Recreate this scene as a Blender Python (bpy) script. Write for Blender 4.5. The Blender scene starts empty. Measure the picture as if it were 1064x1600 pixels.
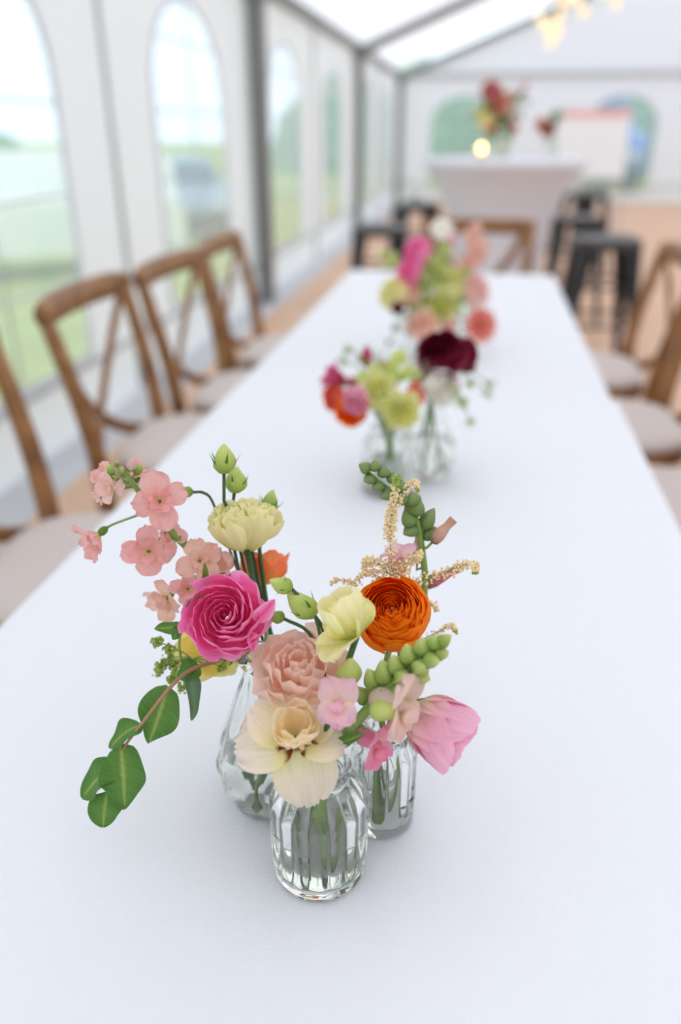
import bpy, bmesh, math, random
from mathutils import Vector, Matrix, noise
from mathutils.geometry import tessellate_polygon

SC = bpy.context.scene
COL = SC.collection
V = Vector
R = math.radians
PI = math.pi

# ------------------------------------------------------------------ camera
F = 1200.0                       # focal length in pixels of the 1064x1600 frame
VPX, VPY = 760.0, 205.0          # vanishing point of the table's length
CZ = 1.238                       # camera height above the floor
TH = math.atan((800 - VPY) / F)
PSI = math.atan((VPX - 532) / math.hypot(F, 800 - VPY))
CAM = V((0, 0, CZ))
FWD = V((-math.sin(PSI) * math.cos(TH), math.cos(PSI) * math.cos(TH), -math.sin(TH)))
RIGHT = V((math.cos(PSI), math.sin(PSI), 0))
UP = RIGHT.cross(FWD)

cd = bpy.data.cameras.new('camera')
cam = bpy.data.objects.new('camera', cd)
COL.objects.link(cam)
cam.location = CAM
cam.rotation_euler = (PI / 2 - TH, 0, PSI)
cd.sensor_fit = 'VERTICAL'
cd.sensor_height = 36.0
cd.lens = 36.0 * F / 1600
cd.clip_start = 0.02
cd.clip_end = 400
cd.dof.use_dof = True
cd.dof.focus_distance = 0.535
cd.dof.aperture_fstop = 2.2
cd.dof.aperture_blades = 0
SC.camera = cam

# ------------------------------------------------------------------ world, exposure
world = bpy.data.worlds.new('overcast_sky')
SC.world = world
world.use_nodes = True
wn = world.node_tree.nodes
wl = world.node_tree.links
bgn = wn['Background']
tcn = wn.new('ShaderNodeTexCoord')
sep = wn.new('ShaderNodeSeparateXYZ')
wl.new(tcn.outputs['Generated'], sep.inputs[0])
wr = wn.new('ShaderNodeValToRGB')
wr.color_ramp.elements[0].position = 0.0
wr.color_ramp.elements[0].color = (0.80, 0.91, 1.0, 1)
wr.color_ramp.elements[1].position = 0.6
wr.color_ramp.elements[1].color = (0.87, 0.94, 1.0, 1)
wl.new(sep.outputs['Z'], wr.inputs[0])
wl.new(wr.outputs[0], bgn.inputs['Color'])
bgn.inputs['Strength'].default_value = 2.0

SC.view_settings.view_transform = 'Standard'
SC.view_settings.look = 'None'
SC.view_settings.gamma = 1.0
SC.view_settings.use_curve_mapping = False
SC.view_settings.exposure = 0.16
SC.cycles.max_bounces = 24
SC.cycles.glossy_bounces = 16
SC.cycles.diffuse_bounces = 6
SC.cycles.transmission_bounces = 20
SC.cycles.transparent_max_bounces = 24
SC.cycles.sample_clamp_indirect = 8.0


# ------------------------------------------------------------------ pixel -> place
def ray(u, v):
    return FWD * F + RIGHT * (u - 532) - UP * (v - 800)


def at(u, v, x=None, y=None, z=None):
    r = ray(u, v)
    if x is not None:
        k = (x - CAM.x) / r.x
    elif y is not None:
        k = (y - CAM.y) / r.y
    else:
        k = (z - CAM.z) / r.z
    return CAM + r * k


def dirc(r, u, c, p=None):
    """direction from (right, up, towards camera) components"""
    t = -FWD if p is None else (CAM - p).normalized()
    return (RIGHT * r + UP * u + t * c).normalized()


# ------------------------------------------------------------------ materials
def lin(c):
    return tuple(((x / 255) / 12.92 if x / 255 <= 0.04045 else ((x / 255 + 0.055) / 1.055) ** 2.4) for x in c)


MATS = {}


def newmat(name):
    m = bpy.data.materials.new(name)
    m.use_nodes = True
    nt = m.node_tree
    nt.nodes.clear()
    out = nt.nodes.new('ShaderNodeOutputMaterial')
    MATS[name] = m
    return m, nt, out


def nd(nt, t, **kw):
    n = nt.nodes.new(t)
    for k, v in kw.items():
        if k in n.inputs:
            n.inputs[k].default_value = v
        else:
            setattr(n, k, v)
    return n


def c4(c):
    l = lin(c)
    return (l[0], l[1], l[2], 1)


def bump_noise(nt, b, scale, strength, dist=0.002, detail=3):
    tc = nd(nt, 'ShaderNodeTexCoord')
    n = nd(nt, 'ShaderNodeTexNoise')
    n.inputs['Scale'].default_value = scale
    n.inputs['Detail'].default_value = detail
    nt.links.new(tc.outputs['Object'], n.inputs['Vector'])
    bm_ = nd(nt, 'ShaderNodeBump')
    bm_.inputs['Strength'].default_value = strength
    bm_.inputs['Distance'].default_value = dist
    nt.links.new(n.outputs['Fac'], bm_.inputs['Height'])
    nt.links.new(bm_.outputs[0], b.inputs['Normal'])
    return n


def plain(name, col, rough=0.5, metal=0.0, var=0.0, vscale=8.0, bump=0.0, bscale=40.0, spec=0.5):
    m, nt, out = newmat(name)
    b = nd(nt, 'ShaderNodeBsdfPrincipled')
    b.inputs['Base Color'].default_value = c4(col)
    b.inputs['Roughness'].default_value = rough
    b.inputs['Metallic'].default_value = metal
    b.inputs['Specular IOR Level'].default_value = spec
    if var:
        tc = nd(nt, 'ShaderNodeTexCoord')
        n = nd(nt, 'ShaderNodeTexNoise')
        n.inputs['Scale'].default_value = vscale
        n.inputs['Detail'].default_value = 4
        nt.links.new(tc.outputs['Object'], n.inputs['Vector'])
        h = nd(nt, 'ShaderNodeHueSaturation')
        h.inputs['Color'].default_value = c4(col)
        mp = nd(nt, 'ShaderNodeMapRange')
        mp.inputs['From Min'].default_value = 0.25
        mp.inputs['From Max'].default_value = 0.75
        mp.inputs['To Min'].default_value = 1 - var
        mp.inputs['To Max'].default_value = 1 + var
        nt.links.new(n.outputs['Fac'], mp.inputs['Value'])
        nt.links.new(mp.outputs[0], h.inputs['Value'])
        nt.links.new(h.outputs[0], b.inputs['Base Color'])
    if bump:
        bump_noise(nt, b, bscale, bump)
    nt.links.new(b.outputs[0], out.inputs[0])
    return m


def fabric(name, col, trans, tcol=None, bump=0.0, bscale=60):
    """thin sheet that reflects and lets light through"""
    m, nt, out = newmat(name)
    d = nd(nt, 'ShaderNodeBsdfDiffuse', Color=c4(col))
    t = nd(nt, 'ShaderNodeBsdfTranslucent', Color=c4(tcol or col))
    mx = nd(nt, 'ShaderNodeMixShader')
    mx.inputs[0].default_value = trans
    nt.links.new(d.outputs[0], mx.inputs[1])
    nt.links.new(t.outputs[0], mx.inputs[2])
    if bump:
        bump_noise(nt, d, bscale, bump, 0.01)
    nt.links.new(mx.outputs[0], out.inputs[0])
    return m


def petal_mat(name, stops, trans=0.3, rough=0.55, vein=0.06, gain=0.78):
    """petal colours from base (0) to tip (1), thin and slightly see-through"""
    m, nt, out = newmat(name)
    a = nd(nt, 'ShaderNodeAttribute', attribute_name='along')
    a2 = nd(nt, 'ShaderNodeAttribute', attribute_name='across')
    tc = nd(nt, 'ShaderNodeTexCoord')
    nz = nd(nt, 'ShaderNodeTexNoise')
    nz.inputs['Scale'].default_value = 90.0
    nz.inputs['Detail'].default_value = 3
    nt.links.new(tc.outputs['Object'], nz.inputs['Vector'])
    ad = nd(nt, 'ShaderNodeMath', operation='MULTIPLY_ADD')
    ad.inputs[1].default_value = 0.16
    sb = nd(nt, 'ShaderNodeMath', operation='SUBTRACT')
    sb.inputs[1].default_value = 0.08
    nt.links.new(nz.outputs['Fac'], ad.inputs[0])
    nt.links.new(a.outputs['Fac'], ad.inputs[2])
    nt.links.new(ad.outputs[0], sb.inputs[0])
    cr = nd(nt, 'ShaderNodeValToRGB')
    el = cr.color_ramp.elements
    while len(el) < len(stops):
        el.new(0.5)
    for e, (p, c) in zip(el, stops):
        e.position = p
        e.color = tuple(x ** gain for x in lin(c)) + (1,)
    nt.links.new(sb.outputs[0], cr.inputs[0])
    # fine veins running along the petal
    cmb = nd(nt, 'ShaderNodeCombineXYZ')
    sc1 = nd(nt, 'ShaderNodeMath', operation='MULTIPLY')
    sc1.inputs[1].default_value = 14.0
    sc2 = nd(nt, 'ShaderNodeMath', operation='MULTIPLY')
    sc2.inputs[1].default_value = 1.6
    nt.links.new(a2.outputs['Fac'], sc1.inputs[0])
    nt.links.new(a.outputs['Fac'], sc2.inputs[0])
    nt.links.new(sc1.outputs[0], cmb.inputs[0])
    nt.links.new(sc2.outputs[0], cmb.inputs[1])
    vn = nd(nt, 'ShaderNodeTexNoise')
    vn.inputs['Scale'].default_value = 1.0
    vn.inputs['Detail'].default_value = 2
    nt.links.new(cmb.outputs[0], vn.inputs['Vector'])
    hs = nd(nt, 'ShaderNodeHueSaturation')
    mp = nd(nt, 'ShaderNodeMapRange')
    mp.inputs['From Min'].default_value = 0.3
    mp.inputs['From Max'].default_value = 0.7
    mp.inputs['To Min'].default_value = 1 - vein
    mp.inputs['To Max'].default_value = 1 + vein
    nt.links.new(vn.outputs['Fac'], mp.inputs['Value'])
    nt.links.new(mp.outputs[0], hs.inputs['Value'])
    nt.links.new(cr.outputs[0], hs.inputs['Color'])
    b = nd(nt, 'ShaderNodeBsdfPrincipled')
    b.inputs['Roughness'].default_value = rough
    b.inputs['Specular IOR Level'].default_value = 0.25
    bp = nd(nt, 'ShaderNodeBump')
    bp.inputs['Strength'].default_value = 0.25
    bp.inputs['Distance'].default_value = 0.0006
    nt.links.new(vn.outputs['Fac'], bp.inputs['Height'])
    nt.links.new(bp.outputs[0], b.inputs['Normal'])
    t = nd(nt, 'ShaderNodeBsdfTranslucent')
    nt.links.new(hs.outputs[0], b.inputs['Base Color'])
    nt.links.new(hs.outputs[0], t.inputs['Color'])
    mx = nd(nt, 'ShaderNodeMixShader')
    mx.inputs[0].default_value = trans
    nt.links.new(b.outputs[0], mx.inputs[1])
    nt.links.new(t.outputs[0], mx.inputs[2])
    nt.links.new(mx.outputs[0], out.inputs[0])
    return m


def emis(name, col, s):
    m, nt, out = newmat(name)
    e = nd(nt, 'ShaderNodeEmission', Color=c4(col), Strength=s)
    nt.links.new(e.outputs[0], out.inputs[0])
    return m


# tent
fabric('roof_fabric', (246, 246, 250), 0.48, bump=0.05, bscale=3)
fabric('wall_fabric', (232, 232, 240), 0.35, (236, 234, 244), bump=0.08, bscale=2.5)
plain('grey_metal', (128, 128, 128), 0.45, 0.3)
plain('grey_trim', (188, 188, 190), 0.6)


def pane_mat():
    m, nt, out = newmat('hazy_plastic')
    tr = nd(nt, 'ShaderNodeBsdfTransparent', Color=(0.64, 0.67, 0.70, 1))
    tl = nd(nt, 'ShaderNodeBsdfTranslucent', Color=(0.72, 0.76, 0.82, 1))
    gl = nd(nt, 'ShaderNodeBsdfGlossy', Color=(1, 1, 1, 1), Roughness=0.08)
    m1 = nd(nt, 'ShaderNodeMixShader')
    m1.inputs[0].default_value = 0.32
    nt.links.new(tr.outputs[0], m1.inputs[1])
    nt.links.new(tl.outputs[0], m1.inputs[2])
    fr = nd(nt, 'ShaderNodeFresnel', IOR=1.35)
    m2 = nd(nt, 'ShaderNodeMixShader')
    nt.links.new(fr.outputs[0], m2.inputs[0])
    nt.links.new(m1.outputs[0], m2.inputs[1])
    nt.links.new(gl.outputs[0], m2.inputs[2])
    nt.links.new(m2.outputs[0], out.inputs[0])


pane_mat()
plain('window_seam', (214, 220, 226), 0.5)


def wood(name, c1, c2, scale=(3, 40, 40), rough=0.45):
    m, nt, out = newmat(name)
    tc = nd(nt, 'ShaderNodeTexCoord')
    mp = nd(nt, 'ShaderNodeMapping')
    mp.inputs['Scale'].default_value = scale
    n = nd(nt, 'ShaderNodeTexNoise')
    n.inputs['Scale'].default_value = 1.0
    n.inputs['Detail'].default_value = 5
    cr = nd(nt, 'ShaderNodeValToRGB')
    cr.color_ramp.elements[0].position = 0.3
    cr.color_ramp.elements[0].color = c4(c1)
    cr.color_ramp.elements[1].position = 0.72
    cr.color_ramp.elements[1].color = c4(c2)
    b = nd(nt, 'ShaderNodeBsdfPrincipled')
    b.inputs['Roughness'].default_value = rough
    nt.links.new(tc.outputs['Object'], mp.inputs[0])
    nt.links.new(mp.outputs[0], n.inputs['Vector'])
    nt.links.new(n.outputs['Fac'], cr.inputs[0])
    nt.links.new(cr.outputs[0], b.inputs['Base Color'])
    bp = nd(nt, 'ShaderNodeBump')
    bp.inputs['Strength'].default_value = 0.15
    nt.links.new(n.outputs['Fac'], bp.inputs['Height'])
    nt.links.new(bp.outputs[0], b.inputs['Normal'])
    nt.links.new(b.outputs[0], out.inputs[0])
    return m


wood('floor_wood', (206, 160, 128), (228, 190, 160), (30, 2, 30), 0.5)
wood('chair_wood', (116, 74, 38), (168, 120, 72), (14, 14, 14), 0.4)
plain('ground_grey', (205, 206, 210), 0.9, var=0.12, vscale=3)
plain('grass', (160, 172, 84), 0.95, var=0.25, vscale=2.5, bump=0.5, bscale=30)
plain('hedge', (112, 156, 122), 0.95, var=0.35, vscale=1.8, bump=0.8, bscale=9)
plain('bark', (110, 95, 80), 0.9, var=0.2)
plain('white_paint', (252, 252, 252), 0.3)
plain('blue_paint', (92, 140, 214), 0.35)
plain('silver_paint', (150, 166, 190), 0.3, 0.3)
plain('dark_glass', (70, 90, 120), 0.1)
plain('tyre', (40, 42, 46), 0.9)
plain('black_metal', (34, 37, 42), 0.42, 0.2, spec=0.5)
plain('seat_metal', (66, 67, 69), 0.4, 0.2)
plain('cushion', (214, 202, 196), 0.95, bump=0.2, bscale=200)
plain('table_plastic', (205, 205, 205), 0.6)
plain('stretch_cover', (228, 230, 240), 0.85)
plain('board_white', (246, 248, 250), 0.5)
plain('red_print', (246, 178, 174), 0.6)


def linen():
    m, nt, out = newmat('white_linen')
    b = nd(nt, 'ShaderNodeBsdfPrincipled')
    b.inputs['Base Color'].default_value = c4((236, 238, 243))
    b.inputs['Roughness'].default_value = 0.9
    b.inputs['Specular IOR Level'].default_value = 0.15
    b.inputs['Sheen Weight'].default_value = 0.1
    tc = nd(nt, 'ShaderNodeTexCoord')
    hs = []
    for sc, w in (((900, 60, 60), 0.5), ((60, 900, 60), 0.5), ((5, 2.2, 4), 16.0)):
        mp = nd(nt, 'ShaderNodeMapping')
        mp.inputs['Scale'].default_value = sc
        n = nd(nt, 'ShaderNodeTexNoise')
        n.inputs['Scale'].default_value = 1.0
        n.inputs['Detail'].default_value = 2.5
        nt.links.new(tc.outputs['Object'], mp.inputs[0])
        nt.links.new(mp.outputs[0], n.inputs['Vector'])
        mu = nd(nt, 'ShaderNodeMath', operation='MULTIPLY')
        mu.inputs[1].default_value = w
        nt.links.new(n.outputs['Fac'], mu.inputs[0])
        hs.append(mu)
    a1 = nd(nt, 'ShaderNodeMath', operation='ADD')
    a2 = nd(nt, 'ShaderNodeMath', operation='ADD')
    nt.links.new(hs[0].outputs[0], a1.inputs[0])
    nt.links.new(hs[1].outputs[0], a1.inputs[1])
    nt.links.new(a1.outputs[0], a2.inputs[0])
    nt.links.new(hs[2].outputs[0], a2.inputs[1])
    bp = nd(nt, 'ShaderNodeBump')
    bp.inputs['Strength'].default_value = 0.55
    bp.inputs['Distance'].default_value = 0.0012
    nt.links.new(a2.outputs[0], bp.inputs['Height'])
    nt.links.new(bp.outputs[0], b.inputs['Normal'])
    nt.links.new(b.outputs[0], out.inputs[0])


linen()


def glassy(name, col, ior):
    m, nt, out = newmat(name)
    b = nd(nt, 'ShaderNodeBsdfPrincipled')
    b.inputs['Base Color'].default_value = (*col, 1)
    b.inputs['Roughness'].default_value = 0.0
    b.inputs['IOR'].default_value = ior
    b.inputs['Transmission Weight'].default_value = 1.0
    nt.links.new(b.outputs[0], out.inputs[0])


glassy('clear_glass', (0.985, 1.0, 0.985), 1.40)
glassy('water', (0.985, 1.0, 0.97), 1.30)

# plants
plain('stem_green', (126, 156, 78), 0.5, var=0.15, vscale=40)
plain('stem_dark', (58, 92, 44), 0.5, var=0.15, vscale=40)
plain('stem_brown', (168, 128, 96), 0.6, var=0.1, vscale=60)
petal_mat('leaf_green', [(0.0, (150, 166, 84)), (0.25, (86, 130, 50)), (1.0, (72, 116, 46))], 0.2, 0.36, 0.16, 0.9)
petal_mat('leaf_dull', [(0.0, (96, 128, 88)), (1.0, (70, 106, 74))], 0.2, 0.5, 0.1)
petal_mat('sepal_green', [(0.0, (84, 116, 40)), (1.0, (104, 138, 52))], 0.2, 0.45, 0.1)
petal_mat('bud_lime', [(0.0, (140, 172, 62)), (0.6, (186, 206, 96)), (1.0, (222, 224, 130))], 0.25, 0.5, 0.12)
petal_mat('bud_green', [(0.0, (108, 142, 46)), (0.5, (140, 170, 70)), (1.0, (208, 214, 122))], 0.25, 0.45, 0.1)
petal_mat('bud_darkgreen', [(0.0, (80, 110, 52)), (0.8, (112, 138, 72)), (1.0, (140, 120, 96))], 0.15, 0.5, 0.1)
petal_mat('salmon_pink', [(0.0, (206, 208, 120)), (0.16, (246, 214, 178)), (0.4, (243, 178, 172)), (1.0, (243, 172, 170))], 0.4)
petal_mat('pale_salmon', [(0.0, (226, 220, 170)), (0.4, (246, 208, 196)), (1.0, (246, 196, 190))], 0.5)
petal_mat('dusty_peach', [(0.0, (226, 205, 150)), (0.3, (242, 200, 178)), (1.0, (238, 178, 164))], 0.5)
petal_mat('hot_pink', [(0.0, (240, 66, 146)), (0.35, (255, 100, 178)), (0.8, (255, 128, 196)), (1.0, (255, 168, 216))], 0.45)
petal_mat('orange', [(0.0, (255, 104, 4)), (0.5, (255, 126, 6)), (1.0, (255, 150, 22))], 0.45, gain=0.85)
petal_mat('coral_orange', [(0.0, (250, 190, 80)), (0.45, (255, 150, 90)), (1.0, (255, 134, 82))], 0.5)
petal_mat('pale_yellow', [(0.0, (196, 206, 96)), (0.3, (244, 238, 156)), (0.8, (252, 246, 182)), (1.0, (255, 248, 192))], 0.35, vein=0.05)
petal_mat('butter_yellow', [(0.0, (230, 214, 90)), (0.5, (250, 226, 110)), (1.0, (252, 238, 140))], 0.5)
petal_mat('cream_peach', [(0.0, (110, 48, 22)), (0.10, (120, 56, 28)), (0.17, (240, 232, 160)), (0.5, (255, 238, 204)), (1.0, (255, 236, 220))], 0.5)
petal_mat('cream_inner', [(0.0, (236, 212, 130)), (0.5, (252, 228, 176)), (1.0, (255, 242, 210))], 0.5)
petal_mat('peach', [(0.0, (252, 194, 160)), (0.5, (255, 216, 196)), (1.0, (255, 228, 216))], 0.45)
petal_mat('soft_pink', [(0.0, (222, 206, 150)), (0.15, (246, 196, 190)), (0.5, (246, 172, 200)), (1.0, (247, 178, 206))], 0.28, vein=0.09)
petal_mat('blush', [(0.0, (226, 214, 170)), (0.4, (248, 216, 206)), (1.0, (248, 208, 206))], 0.5)
petal_mat('snap_pink', [(0.0, (250, 232, 196)), (0.3, (250, 210, 216)), (1.0, (250, 190, 218))], 0.5)
petal_mat('snap_rose', [(0.0, (246, 206, 196)), (0.35, (250, 160, 190)), (1.0, (250, 142, 184))], 0.5)
petal_mat('tube_dusty', [(0.0, (210, 160, 150)), (0.5, (228, 186, 164)), (1.0, (206, 160, 130))], 0.5)
petal_mat('tube_rose', [(0.0, (196, 120, 120)), (1.0, (214, 132, 140))], 0.5)
petal_mat('burgundy', [(0.0, (60, 6, 22)), (0.6, (108, 10, 38)), (1.0, (128, 16, 46))], 0.25)
petal_mat('magenta', [(0.0, (206, 120, 120)), (0.4, (198, 60, 104)), (1.0, (206, 70, 120))], 0.5)
petal_mat('red_coral', [(0.0, (240, 150, 100)), (0.5, (240, 104, 84)), (1.0, (242, 112, 92))], 0.5)
petal_mat('salmon_coral', [(0.0, (226, 110, 90)), (0.5, (236, 128, 112)), (1.0, (240, 146, 130))], 0.5)
petal_mat('lime_yellow', [(0.0, (200, 212, 100)), (0.5, (238, 238, 156)), (1.0, (248, 246, 184))], 0.5)
petal_mat('ivory', [(0.0, (222, 220, 160)), (0.5, (252, 248, 236)), (1.0, (255, 252, 248))], 0.5)
petal_mat('rust', [(0.0, (150, 70, 50)), (0.5, (176, 74, 56)), (1.0, (200, 100, 80))], 0.25)
plain('astilbe_cream', (244, 222, 178), 0.8, var=0.1, vscale=120)
plain('alchemilla_green', (156, 180, 76), 0.7, var=0.2, vscale=120)
plain('wick_holder', (250, 214, 160), 0.4)
emis('bulb_glow', (255, 228, 180), 1.3)
emis('candle_glow', (255, 186, 100), 26.0)


# ------------------------------------------------------------------ object helpers
def setp(o, label=None, cat=None, group=None, kind=None):
    if label:
        o['label'] = label
    if cat:
        o['category'] = cat
    if group:
        o['group'] = group
    if kind:
        o['kind'] = kind
    return o


def thing(name, label, cat, loc=(0, 0, 0), rz=0.0, group=None):
    o = bpy.data.objects.new(name, None)
    o.empty_display_size = 0.02
    COL.objects.link(o)
    o.location = loc
    o.rotation_euler = (0, 0, rz)
    return setp(o, label, cat, group)


def rootloc(o):
    p = V((0, 0, 0))
    while o is not None:
        p = p + V(o.location)
        o = o.parent
    return p


def mesh(name, verts, faces, mat, parent=None, smooth=True, world=False, attrs=None, loc=None):
    """world=True: verts are world positions, moved into the (unrotated) parent's space"""
    me = bpy.data.meshes.new(name)
    if world and parent is not None:
        off = rootloc(parent)
        verts = [(v[0] - off.x, v[1] - off.y, v[2] - off.z) for v in verts]
    me.from_pydata([tuple(v) for v in verts], [], faces)
    if smooth:
        me.polygons.foreach_set('use_smooth', [True] * len(me.polygons))
    me.materials.append(MATS[mat] if isinstance(mat, str) else mat)
    if attrs:
        for k, vals in attrs.items():
            a = me.attributes.new(k, 'FLOAT', 'POINT')
            a.data.foreach_set('value', vals)
    o = bpy.data.objects.new(name, me)
    COL.objects.link(o)
    if parent is not None:
        o.parent = parent
    if loc is not None:
        o.location = loc
    return o


class MB:
    """collects simple shapes of one part"""

    def __init__(s):
        s.v = []
        s.f = []

    def add(s, vs, fs):
        k = len(s.v)
        s.v += [V(v) for v in vs]
        s.f += [tuple(i + k for i in f) for f in fs]
        return s

    def box(s, a, b, bev=0.0):
        x0, y0, z0 = a
        x1, y1, z1 = b
        if bev <= 0:
            return s.add([(x0, y0, z0), (x1, y0, z0), (x1, y1, z0), (x0, y1, z0), (x0, y0, z1), (x1, y0, z1), (x1, y1, z1), (x0, y1, z1)],
                         [(0, 3, 2, 1), (4, 5, 6, 7), (0, 1, 5, 4), (1, 2, 6, 5), (2, 3, 7, 6), (3, 0, 4, 7)])
        bm = bmesh.new()
        bmesh.ops.create_cube(bm, size=1)
        for v in bm.verts:
            v.co = V(((x0 + x1) / 2 + v.co.x * (x1 - x0), (y0 + y1) / 2 + v.co.y * (y1 - y0), (z0 + z1) / 2 + v.co.z * (z1 - z0)))
        bmesh.ops.bevel(bm, geom=list(bm.edges), offset=bev, segments=2, affect='EDGES', profile=0.5)
        bm.verts.index_update()
        s.add([v.co.copy() for v in bm.verts], [tuple(v.index for v in f.verts) for f in bm.faces])
        bm.free()
        return s

    def tube(s, pts, rad, n=8, cap=True, flat=None):
        """pts polyline; rad number or list; flat=(normal, ratio) squashes the section along normal"""
        pts = [V(p) for p in pts]
        m = len(pts)
        rs = rad if isinstance(rad, (list, tuple)) else [rad] * m
        k = len(s.v)
        ref = None
        for i, p in enumerate(pts):
            t = (pts[min(i + 1, m - 1)] - pts[max(i - 1, 0)])
            t = t.normalized() if t.length > 1e-9 else V((0, 0, 1))
            if flat:
                a = V(flat[0])
                a = (a - t * a.dot(t)).normalized()
            else:
                if ref is None:
                    ref = V((0, 0, 1)) if abs(t.z) < 0.9 else V((1, 0, 0))
                a = (ref - t * ref.dot(t))
                a = a.normalized() if a.length > 1e-6 else t.orthogonal().normalized()
                ref = a
            b = t.cross(a)
            ra = rs[i] * (flat[1] if flat else 1.0)
            for j in range(n):
                th = 2 * PI * j / n
                s.v.append(p + a * (math.cos(th) * ra) + b * (math.sin(th) * rs[i]))
        for i in range(m - 1):
            for j in range(n):
                a0 = k + i * n + j
                a1 = k + i * n + (j + 1) % n
                s.f.append((a0, a1, a1 + n, a0 + n))
        if cap:
            s.f.append(tuple(k + j for j in range(n))[::-1])
            s.f.append(tuple(k + (m - 1) * n + j for j in range(n)))
        return s

    def lathe(s, prof, n=32, c=(0, 0, 0), fr=None, close=False):
        """prof list of (r, z); fr(az, r, z) -> r modulates"""
        k = len(s.v)
        c = V(c)
        for (r, z) in prof:
            for j in range(n):
                th = 2 * PI * j / n
                rr = fr(th, r, z) if fr else r
                s.v.append(c + V((rr * math.cos(th), rr * math.sin(th), z)))
        m = len(prof)
        for i in range(m - 1 if not close else m):
            i2 = (i + 1) % m
            for j in range(n):
                j2 = (j + 1) % n
                s.f.append((k + i * n + j, k + i * n + j2, k + i2 * n + j2, k + i2 * n + j))
        if not close:
            s.f.append(tuple(k + j for j in range(n))[::-1])
            s.f.append(tuple(k + (m - 1) * n + j for j in range(n)))
        return s

    def blob(s, c, r, axis=None, ratio=1.0, seg=6, rings=4):
        k = len(s.v)
        c = V(c)
        q = V((0, 0, 1)).rotation_difference(V(axis).normalized()) if axis is not None else None
        for i in range(rings + 1):
            ph = PI * i / rings
            for j in range(seg):
                th = 2 * PI * j / seg
                p = V((r * math.sin(ph) * math.cos(th), r * math.sin(ph) * math.sin(th), -r * ratio * math.cos(ph)))
                if q:
                    p.rotate(q)
                s.v.append(c + p)
        for i in range(rings):
            for j in range(seg):
                a0 = k + i * seg + j
                a1 = k + i * seg + (j + 1) % seg
                s.f.append((a0, a1, a1 + seg, a0 + seg))
        return s

    def build(s, name, mat, parent=None, smooth=True, world=False, loc=None):
        return mesh(name, s.v, s.f, mat, parent, smooth, world, None, loc)


def bez(p0, p1, p2, p3, n=10):
    p0, p1, p2, p3 = V(p0), V(p1), V(p2), V(p3)
    return [(p0 * (1 - t) ** 3 + p1 * 3 * t * (1 - t) ** 2 + p2 * 3 * t * t * (1 - t) + p3 * t ** 3) for t in [i / n for i in range(n + 1)]]


def catmull(pts, n=6):
    pts = [V(p) for p in pts]
    P = [pts[0] * 2 - pts[1]] + pts + [pts[-1] * 2 - pts[-2]]
    out = []
    for i in range(1, len(P) - 2):
        a, b, c, d = P[i - 1], P[i], P[i + 1], P[i + 2]
        for k in range(n):
            t = k / n
            out.append(0.5 * ((2 * b) + (c - a) * t + (2 * a - 5 * b + 4 * c - d) * t * t + (3 * b - a - 3 * c + d) * t ** 3))
    out.append(pts[-1])
    return out


def copy_tree(o, parent=None):
    c = o.copy()
    COL.objects.link(c)
    c.parent = parent
    for ch in list(o.children):
        copy_tree(ch, c)
    return c


# ================================================================== THE TENT
XL, XR, YN, YF = -1.75, 8.25, -3.8, 16.6
XM = (XL + XR) / 2
EAVE, SLOPE = 2.2, 0.38
RIDGE = EAVE + SLOPE * (XM - XL)
FRAMES = [-3.8, 1.2, 6.2, 11.2, 16.6]

# floor and ground
o = MB().box((-1.5, YN, -0.04), (XR, YF, 0.0)).build('floor', 'floor_wood', None, False)
setp(o, kind='structure')
o = MB().box((XL - 0.02, YN, -0.06), (-1.5, YF + 0.02, -0.015)).build('floor_edge', 'ground_grey', None, False)
setp(o, kind='structure')


def gz(x, y):
    """the field falls away beside the tent"""
    d = max(0.0, min(1.0, (-1.9 - x) / 4.5))
    return -0.07 - 0.68 * d * d * (3 - 2 * d)


vs, fs = [], []
NX, NY = 40, 16
for i in range(NX + 1):
    for j in range(NY + 1):
        x = -1.6 - (i / NX) ** 2.2 * 140 if i else 40
        y = -40 + j * 12.0
        vs.append((x, y, gz(x, y)))
for i in range(NX):
    for j in range(NY):
        a = i * (NY + 1) + j
        fs.append((a, a + NY + 1, a + NY + 2, a + 1)[::-1])
o = mesh('ground', vs, fs, 'grass')
setp(o, kind='structure')


def arch(c, hw, z0, zs, zt, n=18):
    """outline of an arched window in (s, z)"""
    p = [(c - hw, z0), (c + hw, z0), (c + hw, zs)]
    for k in range(1, n):
        a = PI * k / n
        p.append((c + hw * math.cos(a), zs + (zt - zs) * math.sin(a) ** 0.85))
    p.append((c - hw, zs))
    return p


def panel_with_hole(name, outer, hole, plane, mat, parent):
    loops = [[V((a, b, 0)) for a, b in outer]] + ([[V((a, b, 0)) for a, b in hole]] if hole else [])
    tris = tessellate_polygon(loops)
    flat = [p for l in loops for p in l]
    return mesh(name, [plane(p.x, p.y) for p in flat], [tuple(t) for t in tris], mat, parent, False)


WN = [0]


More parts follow.
